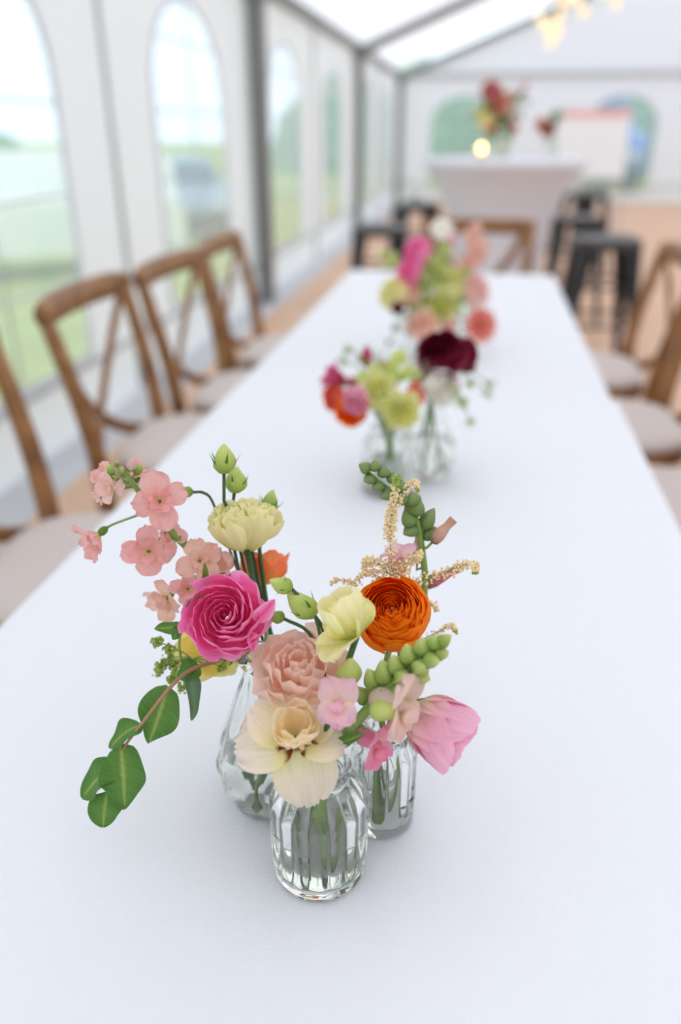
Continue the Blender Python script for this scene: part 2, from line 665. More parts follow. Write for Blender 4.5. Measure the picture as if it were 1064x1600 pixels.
def window(c, hw, z0, zs, zt, plane, nrm):
    WN[0] += 1
    w = bpy.data.objects.new('window_%d' % WN[0], None)
    COL.objects.link(w)
    setp(w, kind='structure')
    out = arch(c, hw, z0, zs, zt)
    mesh('pane', [plane(a, b) for a, b in out], [tuple(range(len(out)))], 'hazy_plastic', w, False)
    n = V(nrm) * 0.004
    # welded edge and seam lines
    rim = MB().tube([V(plane(a, b)) + n for a, b in out + out[:1]], 0.012, 5, False)
    rim.build('rim', 'wall_fabric', w)

    def bar(a, b, r=0.006):
        MB().tube([V(plane(*a)) + n, V(plane(*b)) + n], r, 5).build('seam', 'window_seam', w)
    bar((c, z0), (c, zt))
    for k in range(1, 5):
        z = z0 + (zt - z0) * k / 4.6
        if z < zs:
            x = hw
        else:
            x = hw * math.sqrt(max(0.0, 1 - ((z - zs) / (zt - zs)) ** 2.3))
        bar((c - x, z), (c + x, z))
    return w


WZ = (0.30, 1.38, 1.90)
wallL = bpy.data.objects.new('wall_left', None)
COL.objects.link(wallL)
setp(wallL, kind='structure')
plL = lambda s, z: (XL, s, z)
left_bays = [(-3.8, -1.3, -2.6), (-1.3, 1.2, -0.1), (1.2, 3.8, 2.71), (3.8, 6.2, 4.97), (6.2, 8.62, 7.39), (8.62, 11.2, 9.73),
             (11.2, 13.8, 12.6), (13.8, 16.6, 14.87)]
for a, b, c in left_bays:
    panel_with_hole('wall_panel', [(a, -0.02), (b, -0.02), (b, EAVE), (a, EAVE)], arch(c, 0.61, *WZ), plL, 'wall_fabric', wallL)
    window(c, 0.61, *WZ, plL, (1, 0, 0))
for a, b, c in left_bays:
    if b not in FRAMES:
        MB().tube([(XL + 0.012, b, 0), (XL + 0.012, b, EAVE)], 0.014, 6).build('seam', 'grey_trim', wallL)
MB().tube([(XL + 0.02, YN, 0.27), (XL + 0.02, YF, 0.27)], 0.016, 6).build('hem', 'grey_trim', wallL)

wallE = bpy.data.objects.new('wall_back', None)
COL.objects.link(wallE)
setp(wallE, kind='structure')
plE = lambda s, z: (s, YF, z)
ends = [(XL, 0.95, -0.44), (0.95, 3.6, 2.47), (3.6, 5.9, 4.75), (5.9, XR, 7.1)]
for a, b, c in ends:
    panel_with_hole('wall_panel', [(a, 0), (b, 0), (b, EAVE), (a, EAVE)], arch(c, 0.62, 0.18, 1.3, 1.84), plE, 'wall_fabric', wallE)
    window(c, 0.62, 0.18, 1.3, 1.84, plE, (0, -1, 0))
mesh('gable', [(XL, YF, EAVE), (XR, YF, EAVE), (XM, YF, RIDGE)], [(0, 1, 2)], 'wall_fabric', wallE, False)
MB().tube([(XL, YF - 0.02, 0.3), (XR, YF - 0.02, 0.3)], 0.016, 6).build('hem', 'grey_trim', wallE)

wallR = bpy.data.objects.new('wall_right', None)
COL.objects.link(wallR)
setp(wallR, kind='structure')
for i in range(4):
    a, b = FRAMES[i], FRAMES[i + 1]
    c = (a + b) / 2
    pl = lambda s, z: (XR, s, z)
    panel_with_hole('wall_panel', [(a, 0), (b, 0), (b, EAVE), (a, EAVE)], arch(c, 0.9, *WZ), pl, 'wall_fabric', wallR)
    window(c, 0.9, *WZ, pl, (-1, 0, 0))
wallF = bpy.data.objects.new('wall_front', None)
COL.objects.link(wallF)
setp(wallF, kind='structure')
mesh('wall_panel', [(XL, YN, 0), (XR, YN, 0), (XR, YN, EAVE), (XM, YN, RIDGE), (XL, YN, EAVE)], [(0, 1, 2, 3, 4)], 'wall_fabric', wallF, False)

roof = bpy.data.objects.new('ceiling', None)
COL.objects.link(roof)
setp(roof, kind='structure')
for i in range(4):
    a, b = FRAMES[i], FRAMES[i + 1]
    for x0, x1, z0, z1 in ((XL, XM, EAVE, RIDGE), (XM, XR, RIDGE, EAVE)):
        vs, fs = [], []
        for p in range(11):
            for q in range(11):
                s, t = p / 10, q / 10
                sag = -0.05 * math.sin(PI * t) * math.sin(PI * s)
                vs.append((x0 + (x1 - x0) * s, a + (b - a) * t, z0 + (z1 - z0) * s + 0.06 + sag))
        for p in range(10):
            for q in range(10):
                k = p * 11 + q
                fs.append((k, k + 11, k + 12, k + 1))
        mesh('roof_panel', vs, fs, 'roof_fabric', roof)

# aluminium frames
for n_, y in enumerate(FRAMES):
    t = bpy.data.objects.new('trim_%d' % (n_ + 1), None)
    COL.objects.link(t)
    setp(t, kind='structure')
    yy = y - 0.07 if y == YF else (y + 0.07 if y == YN else y)
    for s in (-1, 1):
        x = XL + 0.09 if s < 0 else XR - 0.09
        MB().box((x - 0.055, yy - 0.075, 0), (x + 0.055, yy + 0.075, EAVE - 0.02), 0.012).build('post', 'grey_metal', t, False)
        g = MB()
        p0, p1 = V((x, yy, EAVE - 0.06)), V((XM, yy, RIDGE - 0.06))
        up = (p1 - p0).cross(V((0, 1, 0))).normalized() * 0.055
        w = V((0, 0.055, 0))
        g.add([p0 - up - w, p0 - up + w, p0 + up + w, p0 + up - w, p1 - up - w, p1 - up + w, p1 + up + w, p1 + up - w],
              [(0, 1, 2, 3), (4, 7, 6, 5), (0, 4, 5, 1), (1, 5, 6, 2), (2, 6, 7, 3), (3, 7, 4, 0)])
        g.build('rafter', 'grey_metal', t, False)
        MB().box((x - 0.075, yy - 0.09, EAVE - 0.14), (x + 0.075, yy + 0.09, EAVE - 0.01), 0.01).build('eave_joint', 'grey_metal', t, False)
k = len(FRAMES)
for x, z, nm in ((XL + 0.05, EAVE, 'eave_beam'), (XR - 0.05, EAVE, 'eave_beam'), (XM, RIDGE - 0.02, 'ridge_beam')):
    k += 1
    t = bpy.data.objects.new('trim_%d' % k, None)
    COL.objects.link(t)
    setp(t, kind='structure')
    for i in range(4):
        MB().box((x - 0.04, FRAMES[i], z - 0.05), (x + 0.04, FRAMES[i + 1], z + 0.04), 0.008).build(nm, 'grey_metal', t, False)
k += 1
t = bpy.data.objects.new('trim_%d' % k, None)
COL.objects.link(t)
setp(t, kind='structure')
MB().box((XL, YF - 0.1, EAVE - 0.08), (XR, YF - 0.03, EAVE + 0.01)).build('end_beam', 'grey_trim', t, False)


# ================================================================== OUTSIDE
def leafy(name, label, cat, c, size, seed, n=(36, 14), mat='hedge'):
    """rounded bushy mass with an uneven surface"""
    rnd = random.Random(seed)
    t = thing(name, label, cat, (c[0], c[1], c[2]))
    vs, fs = [], []
    sx, sy, sz = size
    N, M = n
    for i in range(M + 1):
        ph = PI / 2 * i / M
        for j in range(N):
            th = 2 * PI * j / N
            e = 0.35
            cx = math.copysign(abs(math.cos(th)) ** e, math.cos(th))
            cy = math.copysign(abs(math.sin(th)) ** e, math.sin(th))
            p = V((sx / 2 * cx * math.cos(ph) ** 0.4, sy / 2 * cy * math.cos(ph) ** 0.4, sz * math.sin(ph) ** 0.8))
            q = noise.noise_vector(p * 1.7 + V((seed, 0, 0))) * 0.22 + noise.noise_vector(p * 4.1 + V((0, seed, 0))) * 0.1
            if i:
                p += q
            vs.append(p)
    for i in range(M):
        for j in range(N):
            a, b = i * N + j, i * N + (j + 1) % N
            fs.append((a, b, b + N, a + N))
    mesh('foliage', vs, fs, mat, t)
    g = MB()
    for q in range(5):
        x = rnd.uniform(-sx * .4, sx * .4)
        g = MB().tube([(x, 0, 0), (x + .05, .03, sz * .35), (x + .02, 0, sz * .7)], [0.06, 0.05, 0.03], 6)
        g.build('trunk', 'bark', t)
    return t


leafy('hedge', 'long green hedge at the far side of the grass field', 'hedge', (-34, 22, gz(-34, 0)), (5, 70, 2.8), 3, (160, 8))
leafy('hedge', 'tall green hedge seen through the back wall windows', 'hedge', (1.0, 28.0, gz(1, 0)), (16, 1.8, 3.3), 5, (110, 10))


def car(name, label, loc, rz, paint, van=False):
    t = thing(name, label, 'van' if van else 'car', loc, rz)
    # side outline (length along x, height z), lower body and cabin
    Lh, W = (2.25, 0.92)
    body = [(-2.2, .32), (-2.22, .62), (-2.05, .86), (-1.1, .95), (1.75, .98), (2.12, .9), (2.2, .6), (2.15, .32)]
    if van:
        body = [(-2.3, .34), (-2.32, .75), (-2.1, 1.0), (-1.5, 1.08), (2.1, 1.08), (2.2, .9), (2.22, .6), (2.2, .34)]
        cab = [(-1.5, 1.06), (-0.95, 1.62), (-0.5, 1.72), (2.0, 1.72), (2.12, 1.6), (2.14, 1.06)]
    else:
        cab = [(-1.15, .94), (-0.45, 1.38), (0.2, 1.46), (1.0, 1.42), (1.75, .97)]

    def extr(pr, w0, w1):
        n = len(pr)
        vs = []
        zs = [p[1] for p in pr]
        z0, z1 = min(zs), max(zs)
        for s in (-1, 1):
            for x, z in pr:
                f = (z - z0) / max(1e-6, z1 - z0)
                vs.append((x, s * (w0 + (w1 - w0) * f), z))
        fs = [tuple(range(n))[::-1], tuple(range(n, 2 * n))]
        for i in range(n):
            j = (i + 1) % n
            fs.append((i, j, j + n, i + n))
        return vs, fs
    v_, f_ = extr(body, .88, .9)
    mesh('body', v_, f_, paint, t, False)
    v_, f_ = extr(cab, .82, .64)
    mesh('cabin', v_, f_, paint, t, False)
    # glass
    for s in (-1, 1):
        if van:
            rects = [(-1.15, -.45)]
            zb, zt, w0, w1 = 1.14, 1.58, .815, .70
        else:
            rects = [(-.72, -.02), (.06, .85)]
            zb, zt, w0, w1 = 1.0, 1.36, .815, .70
        for a, b in rects:
            i0 = .18 if a == rects[0][0] else 0
            mesh('side_window', [(a - .0, s * w0, zb), (b, s * w0, zb), (b, s * w1, zt), (a + i0 + .1, s * w1, zt)], [(0, 1, 2, 3)], 'dark_glass', t, False)
    f0, f1 = (V((cab[0][0], 0, cab[0][1])), V((cab[1][0], 0, cab[1][1])))
    off = V((-.015, 0, .01))
    a, b = f0.lerp(f1, .12) + off, f0.lerp(f1, .92) + off
    mesh('windscreen', [a + V((0, -.72, 0)), a + V((0, .72, 0)), b + V((0, .62, 0)), b + V((0, -.62, 0))], [(0, 1, 2, 3)], 'dark_glass', t, False)
    for x in (-1.4, 1.35):
        for s in (-1, 1):
            g = MB().tube([(x, s * .74, .32), (x, s * .93, .32)], .32, 18)
            w = g.build('wheel', 'tyre', t, False)
            MB().tube([(x, s * .92, .32), (x, s * .945, .32)], .19, 14).build('hub_cap', 'silver_paint', w, False)
    for s in (-1, 1):
        MB().box((body[1][0] - .02, s * .62 - .16, .62), (body[1][0] + .2, s * .62 + .16, .76), .03).build('headlamp', 'board_white', t, False)
    MB().box((body[0][0] - .04, -.86, .3), (body[0][0] + .1, .86, .5), .03).build('bumper', 'tyre', t, False)
    return t


p = at(60, 425, z=-0.75)
car('parked_van', 'white van parked on the grass outside the tent', (p.x, p.y, gz(p.x, 0)), R(33), 'white_paint', True)
p = at(296, 385, z=-0.75)
car('parked_car', 'silver blue car parked on the grass outside the tent', (p.x - .8, p.y + 1.6, gz(p.x, 0)), R(118), 'silver_paint')
v_ = car('parked_van', 'blue van parked behind the back wall of the tent', (2.05, 20.6, gz(3, 0)), R(92), 'blue_paint', True)
v_.scale = (1.22, 1.22, 1.22)


# ================================================================== TABLES
TZ = 0.75                       # cloth surface
TX0, TX1 = -0.488, 0.300


def banquet_table(y0, y1, label):
    c = V(((TX0 + TX1) / 2, (y0 + y1) / 2, 0))
    t = thing('banquet_table', label, 'table', c, 0, 'banquet tables')
    w, l = (TX1 - TX0) / 2 - .008, (y1 - y0) / 2 - .006
    MB().box((-w, -l, TZ - .045), (w, l, TZ - .004), .012).build('table_top', 'table_plastic', t, False)
    for sx in (-1, 1):
        for sy in (-1, 1):
            MB().tube([(sx * (w - .17), sy * (l - .2), 0.0), (sx * (w - .17), sy * (l - .2), TZ - .045)], .014, 8).build('leg', 'grey_metal', t)
    for sy in (-1, 1):
        MB().tube([(-(w - .17), sy * (l - .2), .12), (w - .17, sy * (l - .2), .12)], .011, 8).build('stretcher', 'grey_metal', t)
    return t


def tablecloth(x0, x1, y0, y1, label, drop=0.24, hang=(True, True), lift=0.0, seed=1, crease=()):
    """cloth with soft bent edges hanging down; hang: near end, far end"""
    cx, cy = (x0 + x1) / 2, (y0 + y1) / 2
    rad = .012
    # arc-length samples across: hanging, bend, top, bend, hanging

    def prof(a, b, n, h0, h1):
        out = []

        def side(edge, s, h):
            q = []
            if h:
                for k in range(7):
                    q.append((edge, -(drop) + (drop - rad) * k / 6, (6 - k) / 6))
                for k in range(1, 5):
                    an = PI / 2 * k / 4
                    q.append((edge + s * rad * (1 - math.cos(an)), -rad + rad * math.sin(an), 0))
            else:
                q.append((edge, -.001, 0))
            return q
        A = side(a, 1, h0)
        B = side(b, -1, h1)[::-1]
        mid = [(a + rad + (b - a - 2 * rad) * k / n, 0, 0) for k in range(1, n)]
        return A + mid + B
    P = prof(x0, x1, 46, True, True)
    Q = prof(y0, y1, 90, *hang)
    vs, fs = [], []
    for i, (px_, hx, dx) in enumerate(P):
        for j, (py_, hy, dy) in enumerate(Q):
            z = TZ + min(hx, hy) + lift
            x, y = px_, py_
            # round the far / near corners a little
            w = math.sin(y * 9 + seed) * .5 + math.sin(y * 21 + seed * 2) * .35
            x += (1 if px_ > cx else -1) * dx * (.018 * w + .02)
            w = math.sin(x * 10 + seed)
            y += (1 if py_ > cy else -1) * dy * (.018 * w + .02)
            ex = min(px_ - x0, x1 - px_)
            ey = min(py_ - y0, y1 - py_) if all(hang) else (y1 - py_ if hang[1] else (py_ - y0 if hang[0] else 9))
            r = .055
            if ex < r and ey < r:
                vx, vy = r - ex, r - ey
                d = math.hypot(vx, vy)
                if d > r:
                    kx = (r / d)
                    sx_ = 1 if px_ < cx else -1
                    sy_ = 1 if py_ < cy else -1
                    x += sx_ * (vx - vx * kx)
                    y += sy_ * (vy - vy * kx)
            if hx == 0 and hy == 0:
                z += .0014 * noise.noise(V((x * 6, y * 3, seed))) + .0007 * noise.noise(V((x * 17, y * 6, seed + 3)))
                for yc in crease:
                    z += .0032 * math.exp(-((y - yc) / .008) ** 2)
            vs.append((x - cx, y - cy, z))
    m = len(Q)
    for i in range(len(P) - 1):
        for j in range(m - 1):
            a = i * m + j
            fs.append((a, a + m, a + m + 1, a + 1))
    o = mesh('tablecloth', vs, fs, 'white_linen', None, True, loc=(cx, cy, 0))
    return setp(o, label, 'tablecloth', 'white tablecloths')


Y0, YS, Y1 = -0.02, 1.56, 3.10
banquet_table(Y0, YS, 'white folding banquet table under the cloth with the glass bottle posies')
banquet_table(YS, Y1, 'white folding banquet table under the cloth by the lone head chair')
tablecloth(TX0 - .004, TX1 + .006, Y0 - .004, YS + .002, 'white linen tablecloth carrying the posies in glass bottles', hang=(True, False), lift=.0012, seed=2, crease=(1.05,))
tablecloth(TX0 - .002, TX1 - .004, YS + .003, Y1 + .004, 'plain white linen tablecloth reaching to the head chair', hang=(False, True), seed=5, crease=(2.1,))


# ================================================================== CHAIRS
def make_chair(label, group):
    """cross-back wooden chair, front towards +y"""
    t = thing('crossback_chair', label, 'chair', (0, 0, 0), 0, group)
    SH = .455
    # seat: rounded trapezoid
    ring = []
    for k in range(28):
        a = 2 * PI * k / 28
        ca, sa = math.cos(a), math.sin(a)
        x = math.copysign(abs(ca) ** .55, ca) * (.215 + .02 * sa)
        y = math.copysign(abs(sa) ** .6, sa) * .205
        ring.append((x, y))
    g = MB()
    n = len(ring)
    lay = [(SH - .035, .96), (SH - .03, 1.0), (SH - .006, 1.0), (SH, .975)]
    for z, s in lay:
        g.v += [V((x * s, y * s, z)) for x, y in ring]
    for i in range(3):
        for j in range(n):
            a, b = i * n + j, i * n + (j + 1) % n
            g.f.append((a, b, b + n, a + n))
    g.f.append(tuple(range(n))[::-1])
    g.f.append(tuple(range(3 * n, 4 * n)))
    g.build('seat', 'chair_wood', t)
    g = MB()
    lay = [(SH + .0005, .86), (SH + .008, .965), (SH + .022, .975), (SH + .036, .93), (SH + .044, .75), (SH + .047, .4)]
    for z, s in lay:
        g.v += [V((x * s, y * s, z)) for x, y in ring]
    for i in range(len(lay) - 1):
        for j in range(n):
            a, b = i * n + j, i * n + (j + 1) % n
            g.f.append((a, b, b + n, a + n))
    g.f.append(tuple(range(n))[::-1])
    g.f.append(tuple(range((len(lay) - 1) * n, len(lay) * n)))
    g.build('seat_cushion', 'cushion', t)
    HB = .875

    def post(s):
        return catmull([(s * .205, -.235, 0), (s * .205, -.20, .22), (s * .207, -.195, SH - .02), (s * .215, -.215, .62), (s * .226, -.265, HB - .03)], 5)
    for s in (-1, 1):
        pts = post(s)
        m = len(pts)
        MB().tube(pts, [.019 + .005 * math.sin(PI * k / (m - 1)) for k in range(m)], 8).build('rear_leg', 'chair_wood', t)
    # thick bowed top rail
    rail = [(x, -.268 - .03 * (1 - (x / .245) ** 2), HB - .015) for x in [-.245 + .49 * k / 12 for k in range(13)]]
    MB().tube(rail, [.024, .031] + [.034] * 9 + [.031, .024], 10, True, (V((0, 1, .12)), .62)).build('top_rail', 'chair_wood', t)
    # crossing slats, bowed backwards
    for s in (-1, 1):
        pts = catmull([(s * .205, -.266, HB - .03), (s * .135, -.285, .71), (0, -.278, .545), (-s * .09, -.245, .475), (-s * .17, -.195, SH - .015)], 4)
        if s > 0:
            pts = [p + V((0, -.008, 0)) for p in pts]
        MB().tube(pts, .018, 8, True, (V((0, 1, 0)), .5)).build('cross_slat', 'chair_wood', t)
    for s in (-1, 1):
        MB().tube([(s * .185, .165, SH - .03), (s * .195, .185, .2), (s * .2, .195, 0)], [.018, .0165, .014], 8).build('front_leg', 'chair_wood', t)
        MB().tube([(s * .2, -.2, .2), (s * .197, .185, .2)], .010, 6).build('stretcher', 'chair_wood', t)
    MB().tube(bez((-.196, .19, .24), (-.1, .1, .25), (.1, .1, .25), (.196, .19, .24), 10), .009, 6).build('stretcher', 'chair_wood', t)
    MB().tube([(-.205, -.2, .24), (.205, -.2, .24)], .010, 6).build('stretcher', 'chair_wood', t)
    return t


chair0 = make_chair('', 'cross back chairs around the long table')
first = [True]


def place_chair(x, y, rz, label):
    o = chair0 if first[0] else copy_tree(chair0)
    first[0] = False
    o.location = (x, y, 0)
    o.rotation_euler = (0, 0, rz)
    o['label'] = label
    return o


WS = 'wooden cross back chair with pale seat on the window side, '
AS = 'wooden cross back chair with pale seat on the aisle side, '
place_chair(-.705, 1.20, -PI / 2, WS + 'fourth from the black stools')
place_chair(-.705, 1.87, -PI / 2 + .02, WS + 'third from the black stools')
place_chair(-.665, 2.345, -PI / 2 - .03, WS + 'second from the black stools')
place_chair(-.665, 2.87, -PI / 2 + .02, WS + 'closest to the black stools')
place_chair(.40, 2.80, PI / 2 + .05, AS + 'closest to the black stools')
place_chair(.415, 2.22, PI / 2 + .02, AS + 'second from the black stools')
place_chair(.43, 1.68, PI / 2 - .02, AS + 'third from the black stools')
place_chair(0.0, 3.40, PI, 'wooden cross back chair standing alone at the head end of the table')


# ================================================================== STOOLS
def make_stool():
    t = thing('bar_stool', '', 'stool', (0, 0, 0), 0, 'black metal bar stools')
    H = .72
    g = MB()
    # rounded square seat with turned down edge
    n = 32
    lay = [(H - .055, .170), (H - .05, .178), (H - .01, .176), (H, .168), (H - .004, .145), (H - .003, .05)]

    def sq(a, r):
        ca, sa = math.cos(a), math.sin(a)
        e = .38
        return math.copysign(abs(ca) ** e, ca) * r, math.copysign(abs(sa) ** e, sa) * r
    for z, r in lay:
        for j in range(n):
            x, y = sq(2 * PI * j / n, r)
            g.v.append(V((x, y, z)))
    for i in range(len(lay) - 1):
        for j in range(n):
            a, b = i * n + j, i * n + (j + 1) % n
            g.f.append((a, b, b + n, a + n))
    g.f.append(tuple(range((len(lay) - 1) * n, len(lay) * n)))
    g.build('seat', 'seat_metal', t)
    for sx in (-1, 1):
        for sy in (-1, 1):
            # folded sheet leg: wide at the top, narrow at the foot
            g = MB()
            top, bot = V((sx * .160, sy * .160, H - .03)), V((sx * .215, sy * .215, 0))
            for k in range(6):
                f = k / 5
                c = top.lerp(bot, f)
                w = .085 * (1 - f) + .028 * f
                d = .006
                g.v += [c + V((-sx * w, 0, 0)), c, c + V((0, -sy * w, 0)), c + V((-sx * d, -sy * w, 0)), c + V((-sx * d, -sy * d, 0)), c + V((-sx * w, -sy * d, 0))]
            for k in range(5):
                for j in range(6):
                    a, b = k * 6 + j, k * 6 + (j + 1) % 6
                    g.f.append((a, b, b + 6, a + 6))
            g.f.append((0, 1, 4, 5))
            g.f.append((1, 2, 3, 4))
            g.f.append((30, 35, 34, 31))
            g.f.append((31, 34, 33, 32))
            g.build('leg', 'black_metal', t, False)
    for z, k in ((.27, .196), (.48, .178)):
        for i in range(4):
            a = R(45 + 90 * i)
            b = a + PI / 2
            p, q = V((math.cos(a) * k * 1.414, math.sin(a) * k * 1.414, z)), V((math.cos(b) * k * 1.414, math.sin(b) * k * 1.414, z))
            if z > .4 and i % 2:
                continue
            MB().tube([p, q], .009, 6).build('brace', 'black_metal', t)
    return t


stool0 = make_stool()
SP = [(-.60, 5.00, .10, 'black metal bar stool with nothing on it, window side of the white high table'),
      (-.52, 6.70, .3, 'black metal bar stool holding a white cup behind the white high table'),
      (.69, 4.62, .05, 'black metal bar stool behind the aisle side wooden chairs'),
      (.62, 5.80, .25, 'black metal bar stool close to the aisle side of the white high table'),
      (.98, 8.2, .4, 'black metal bar stool under the white board on its easel')]
for i, (x, y, a, lab) in enumerate(SP):
    o = stool0 if i == 0 else copy_tree(stool0)
    o.location = (x, y, 0)
    o.rotation_euler = (0, 0, a)
    o['label'] = lab

# cup on the stool behind
g = MB().lathe([(.028, 0), (.034, .004), (.042, .085), (.044, .09), (.04, .089), (.036, .02), (.005, .012)], 24)
g.build('body', 'board_white', cup := thing('cup', 'small white cup standing on a black stool', 'cup', (-.53, 6.68, .717)))
MB().tube(bez((.04, 0, .07), (.085, 0, .075), (.075, 0, .015), (.036, 0, .025), 8), .006, 6).build('handle', 'board_white', cup)

# ================================================================== HIGH TABLE
CT = at(788, 256, y=4.95)
CTX, CTY, CTZ = CT.x, CT.y, 1.10
t = thing('cocktail_table', 'round high table in a tight white stretch cover', 'table', (CTX, CTY, 0))
prof = [(.30, .0), (.295, .03), (.27, .16), (.25, .38), (.255, .55), (.30, .78), (.38, .95), (.445, 1.045), (.462, 1.06), (.466, 1.082), (.462, 1.095), (.45, CTZ), (.02, CTZ)]


def fourlobe(th, r, z):
    f = max(0.0, min(1.0, (.75 - z) / .75))
    return r * (1 + .16 * f * math.cos(4 * th))


MB().lathe(prof, 64, (0, 0, 0), fourlobe).build('stretch_cover', 'stretch_cover', t)
MB().tube([(0, 0, .02), (0, 0, 1.06)], .03, 12).build('pole', 'grey_metal', t)
for k in range(4):
    a = PI / 2 * k
    MB().tube([(0, 0, .1), (.33 * math.cos(a), .33 * math.sin(a), .03)], .018, 8).build('foot', 'grey_metal', t)

# easel with a white board by the end wall
e = thing('board_easel', 'white board with a red band standing on an easel', 'board', (1.16, 9.6, 0), R(-4))
g = MB()
g.add([(-.36, .0, .78), (.36, .0, .78), (.36, .12, 1.44), (-.36, .12, 1.44), (-.36, .03, .775), (.36, .03, .775), (.36, .15, 1.435), (-.36, .15, 1.435)],
      [(0, 1, 2, 3), (4, 7, 6, 5), (0, 4, 5, 1), (1, 5, 6, 2), (2, 6, 7, 3), (3, 7, 4, 0)])
b = g.build('board', 'board_white', e, False)
g = MB().add([(-.355, .104, 1.37), (.355, .104, 1.37), (.355, .115, 1.436), (-.355, .115, 1.436)], [(0, 1, 2, 3)])
g.build('red_band', 'red_print', b, False)
for s in (-1, 1):
    MB().tube([(s * .38, -.12, 0), (s * .3, .16, 1.5)], .014, 8).build('leg', 'grey_trim', e)
MB().tube([(0, .62, 0), (0, .17, 1.48)], .014, 8).build('leg', 'grey_trim', e)
MB().box((-.36, -.05, .745), (.36, .02, .77)).build('ledge', 'grey_trim', e, False)

# string of warm bulbs under the roof
bp = [(875, 0), (875, 20), (912, 18), (962, 5), (853, 42), (862, 47), (871, 50), (860, 66), (903, -2), (888, 1), (868, 36), (940, -12), (845, 30)]
pts = [at(u, v, y=8.2 + .25 * math.sin(i * 2.3)) for i, (u, v) in enumerate(bp)]
xs = sum(p.x for p in pts) / len(pts)
hang = V((xs, 8.2, EAVE + SLOPE * (xs - XL) - .1))
t = thing('string_lights', 'bunch of warm glowing bulbs on a wire under the tent roof', 'string lights', hang)
for i, p in enumerate(pts):
    MB().tube(bez(hang, hang + V((0, 0, -.1)), p + V((0, 0, .25)), p + V((0, 0, .05)), 6), .004, 5).build('wire', 'black_metal', t, True, True)
    MB().lathe([(.004, .05), (.012, .045), (.014, .03), (.012, .02)], 8, p).build('socket', 'black_metal', t, True, True)
    MB().blob(p, .04, None, 1.1, 14, 8).build('bulb', 'bulb_glow', t, True, True)
MB().tube([hang, hang + V((0, 0, .09))], .006, 6).build('hook', 'grey_metal', t, True, True)


# ================================================================== VASES
def glass_shape(t, outer, inner, fr, n, water_z, fi=None):
    """outer/inner profiles (r, z) from the bottom up; closed glass body and the water in it"""
    prof = outer + inner[::-1]
    g = MB()
    k = len(outer)
    idx = {id(p): i for i, p in enumerate(prof)}
    for i, (r, z) in enumerate(prof):
        for j in range(n):
            th = 2 * PI * j / n
            rr = fr(th, r, z) if i < k else (fi(th, r, z) if fi else r)
            g.v.append(V((rr * math.cos(th), rr * math.sin(th), z)))
    m = len(prof)
    for i in range(m - 1):
        for j in range(n):
            j2 = (j + 1) % n
            g.f.append((i * n + j, i * n + j2, (i + 1) * n + j2, (i + 1) * n + j))
    g.f.append(tuple(range(n))[::-1])
    g.f.append(tuple((m - 1) * n + j for j in range(n)))
    b = g.build('glass_body', 'clear_glass', t)
    # water, a hair inside the glass
    w = []
    for (r, z) in inner:
        if z < water_z:
            w.append((r + .0004, z - .0003))
    r_at = inner[0][0]
    for (r0, z0), (r1, z1) in zip(inner, inner[1:]):
        if z0 <= water_z <= z1:
            r_at = r0 + (r1 - r0) * (water_z - z0) / max(1e-6, z1 - z0)
    w.append((r_at + .0004, water_z))
    MB().lathe(w, 40).build('water', 'water', t)
    return b


def smooth_prof(pts, n=5):
    c = catmull([(r, z, 0) for r, z in pts], n)
    return [(max(.0005, p.x), p.y) for p in c]


def ribbed_bottle(label, loc, Rr=.034, H=.100, neck=.021, ribs=16, water=.045):
    t = thing('ribbed_bottle', label, 'vase', loc, 0, 'small glass flower bottles')
    sh = H * .70
    out = smooth_prof([(Rr * .86, 0), (Rr * .96, .003), (Rr, .009), (Rr, H * .3), (Rr, sh * .85), (Rr * .985, sh), (Rr * .86, sh + .10 * H), (neck + .002, sh + .18 * H), (neck, H - .010), (neck + .0022, H - .006), (neck + .0022, H - .002), (neck, H)], 4)
    inn = smooth_prof([(Rr * .55, .0085), (Rr * .84, .011), (Rr - .0042, .02), (Rr - .0040, H * .3), (Rr - .0040, sh * .85), (Rr * .985 - .0042, sh), (Rr * .84 - .004, sh + .095 * H), (neck - .0015, sh + .18 * H), (neck - .003, H - .01), (neck - .003, H - .001)], 4)

    def fr(th, r, z):
        f = max(0.0, min(1.0, (z - .012) / .012)) * max(0.0, min(1.0, (H * .90 - z) / (H * .12)))
        return r * (1 + .09 * f * (abs(math.sin(ribs * th / 2)) - .64))
    glass_shape(t, out, inn, fr, ribs * 8, water)
    return t


def teardrop_bottle(label, loc, Rr=.042, H=.14, neck=.0135, water=.06):
    t = thing('faceted_bottle', label, 'vase', loc, 0, 'small glass flower bottles')
    out = smooth_prof([(Rr * .62, 0), (Rr * .68, .003), (Rr * .86, .018), (Rr, .042), (Rr * .9, .066), (Rr * .66, .094), (neck * 1.15, .122), (neck, H - .012), (neck + .003, H - .007), (neck + .003, H - .002), (neck, H)], 4)
    inn = smooth_prof([(Rr * .4, .008), (Rr * .58, .010), (Rr * .78, .021), (Rr - .0042, .043), (Rr * .9 - .004, .066), (Rr * .66 - .004, .094), (neck * 1.15 - .003, .122), (neck - .003, H - .012), (neck - .003, H - .001)], 4)

    def fr(th, r, z):
        # diamond cut on the belly, long flutes above
        f = max(0.0, min(1.0, (z - .006) / .008)) * max(0.0, min(1.0, (.064 - z) / .008))
        a = abs(((th / (2 * PI) * 8 + z / .030) % 1.0) - .5) + abs(((th / (2 * PI) * 8 - z / .030) % 1.0) - .5)
        g_ = max(0.0, min(1.0, (z - .058) / .01)) * max(0.0, min(1.0, (H - .016 - z) / .02))
        return r * (1 + .13 * f * (a - .5) + .06 * g_ * (abs(math.cos(4 * th)) - .64))
    glass_shape(t, out, inn, fr, 128, water)
    return t


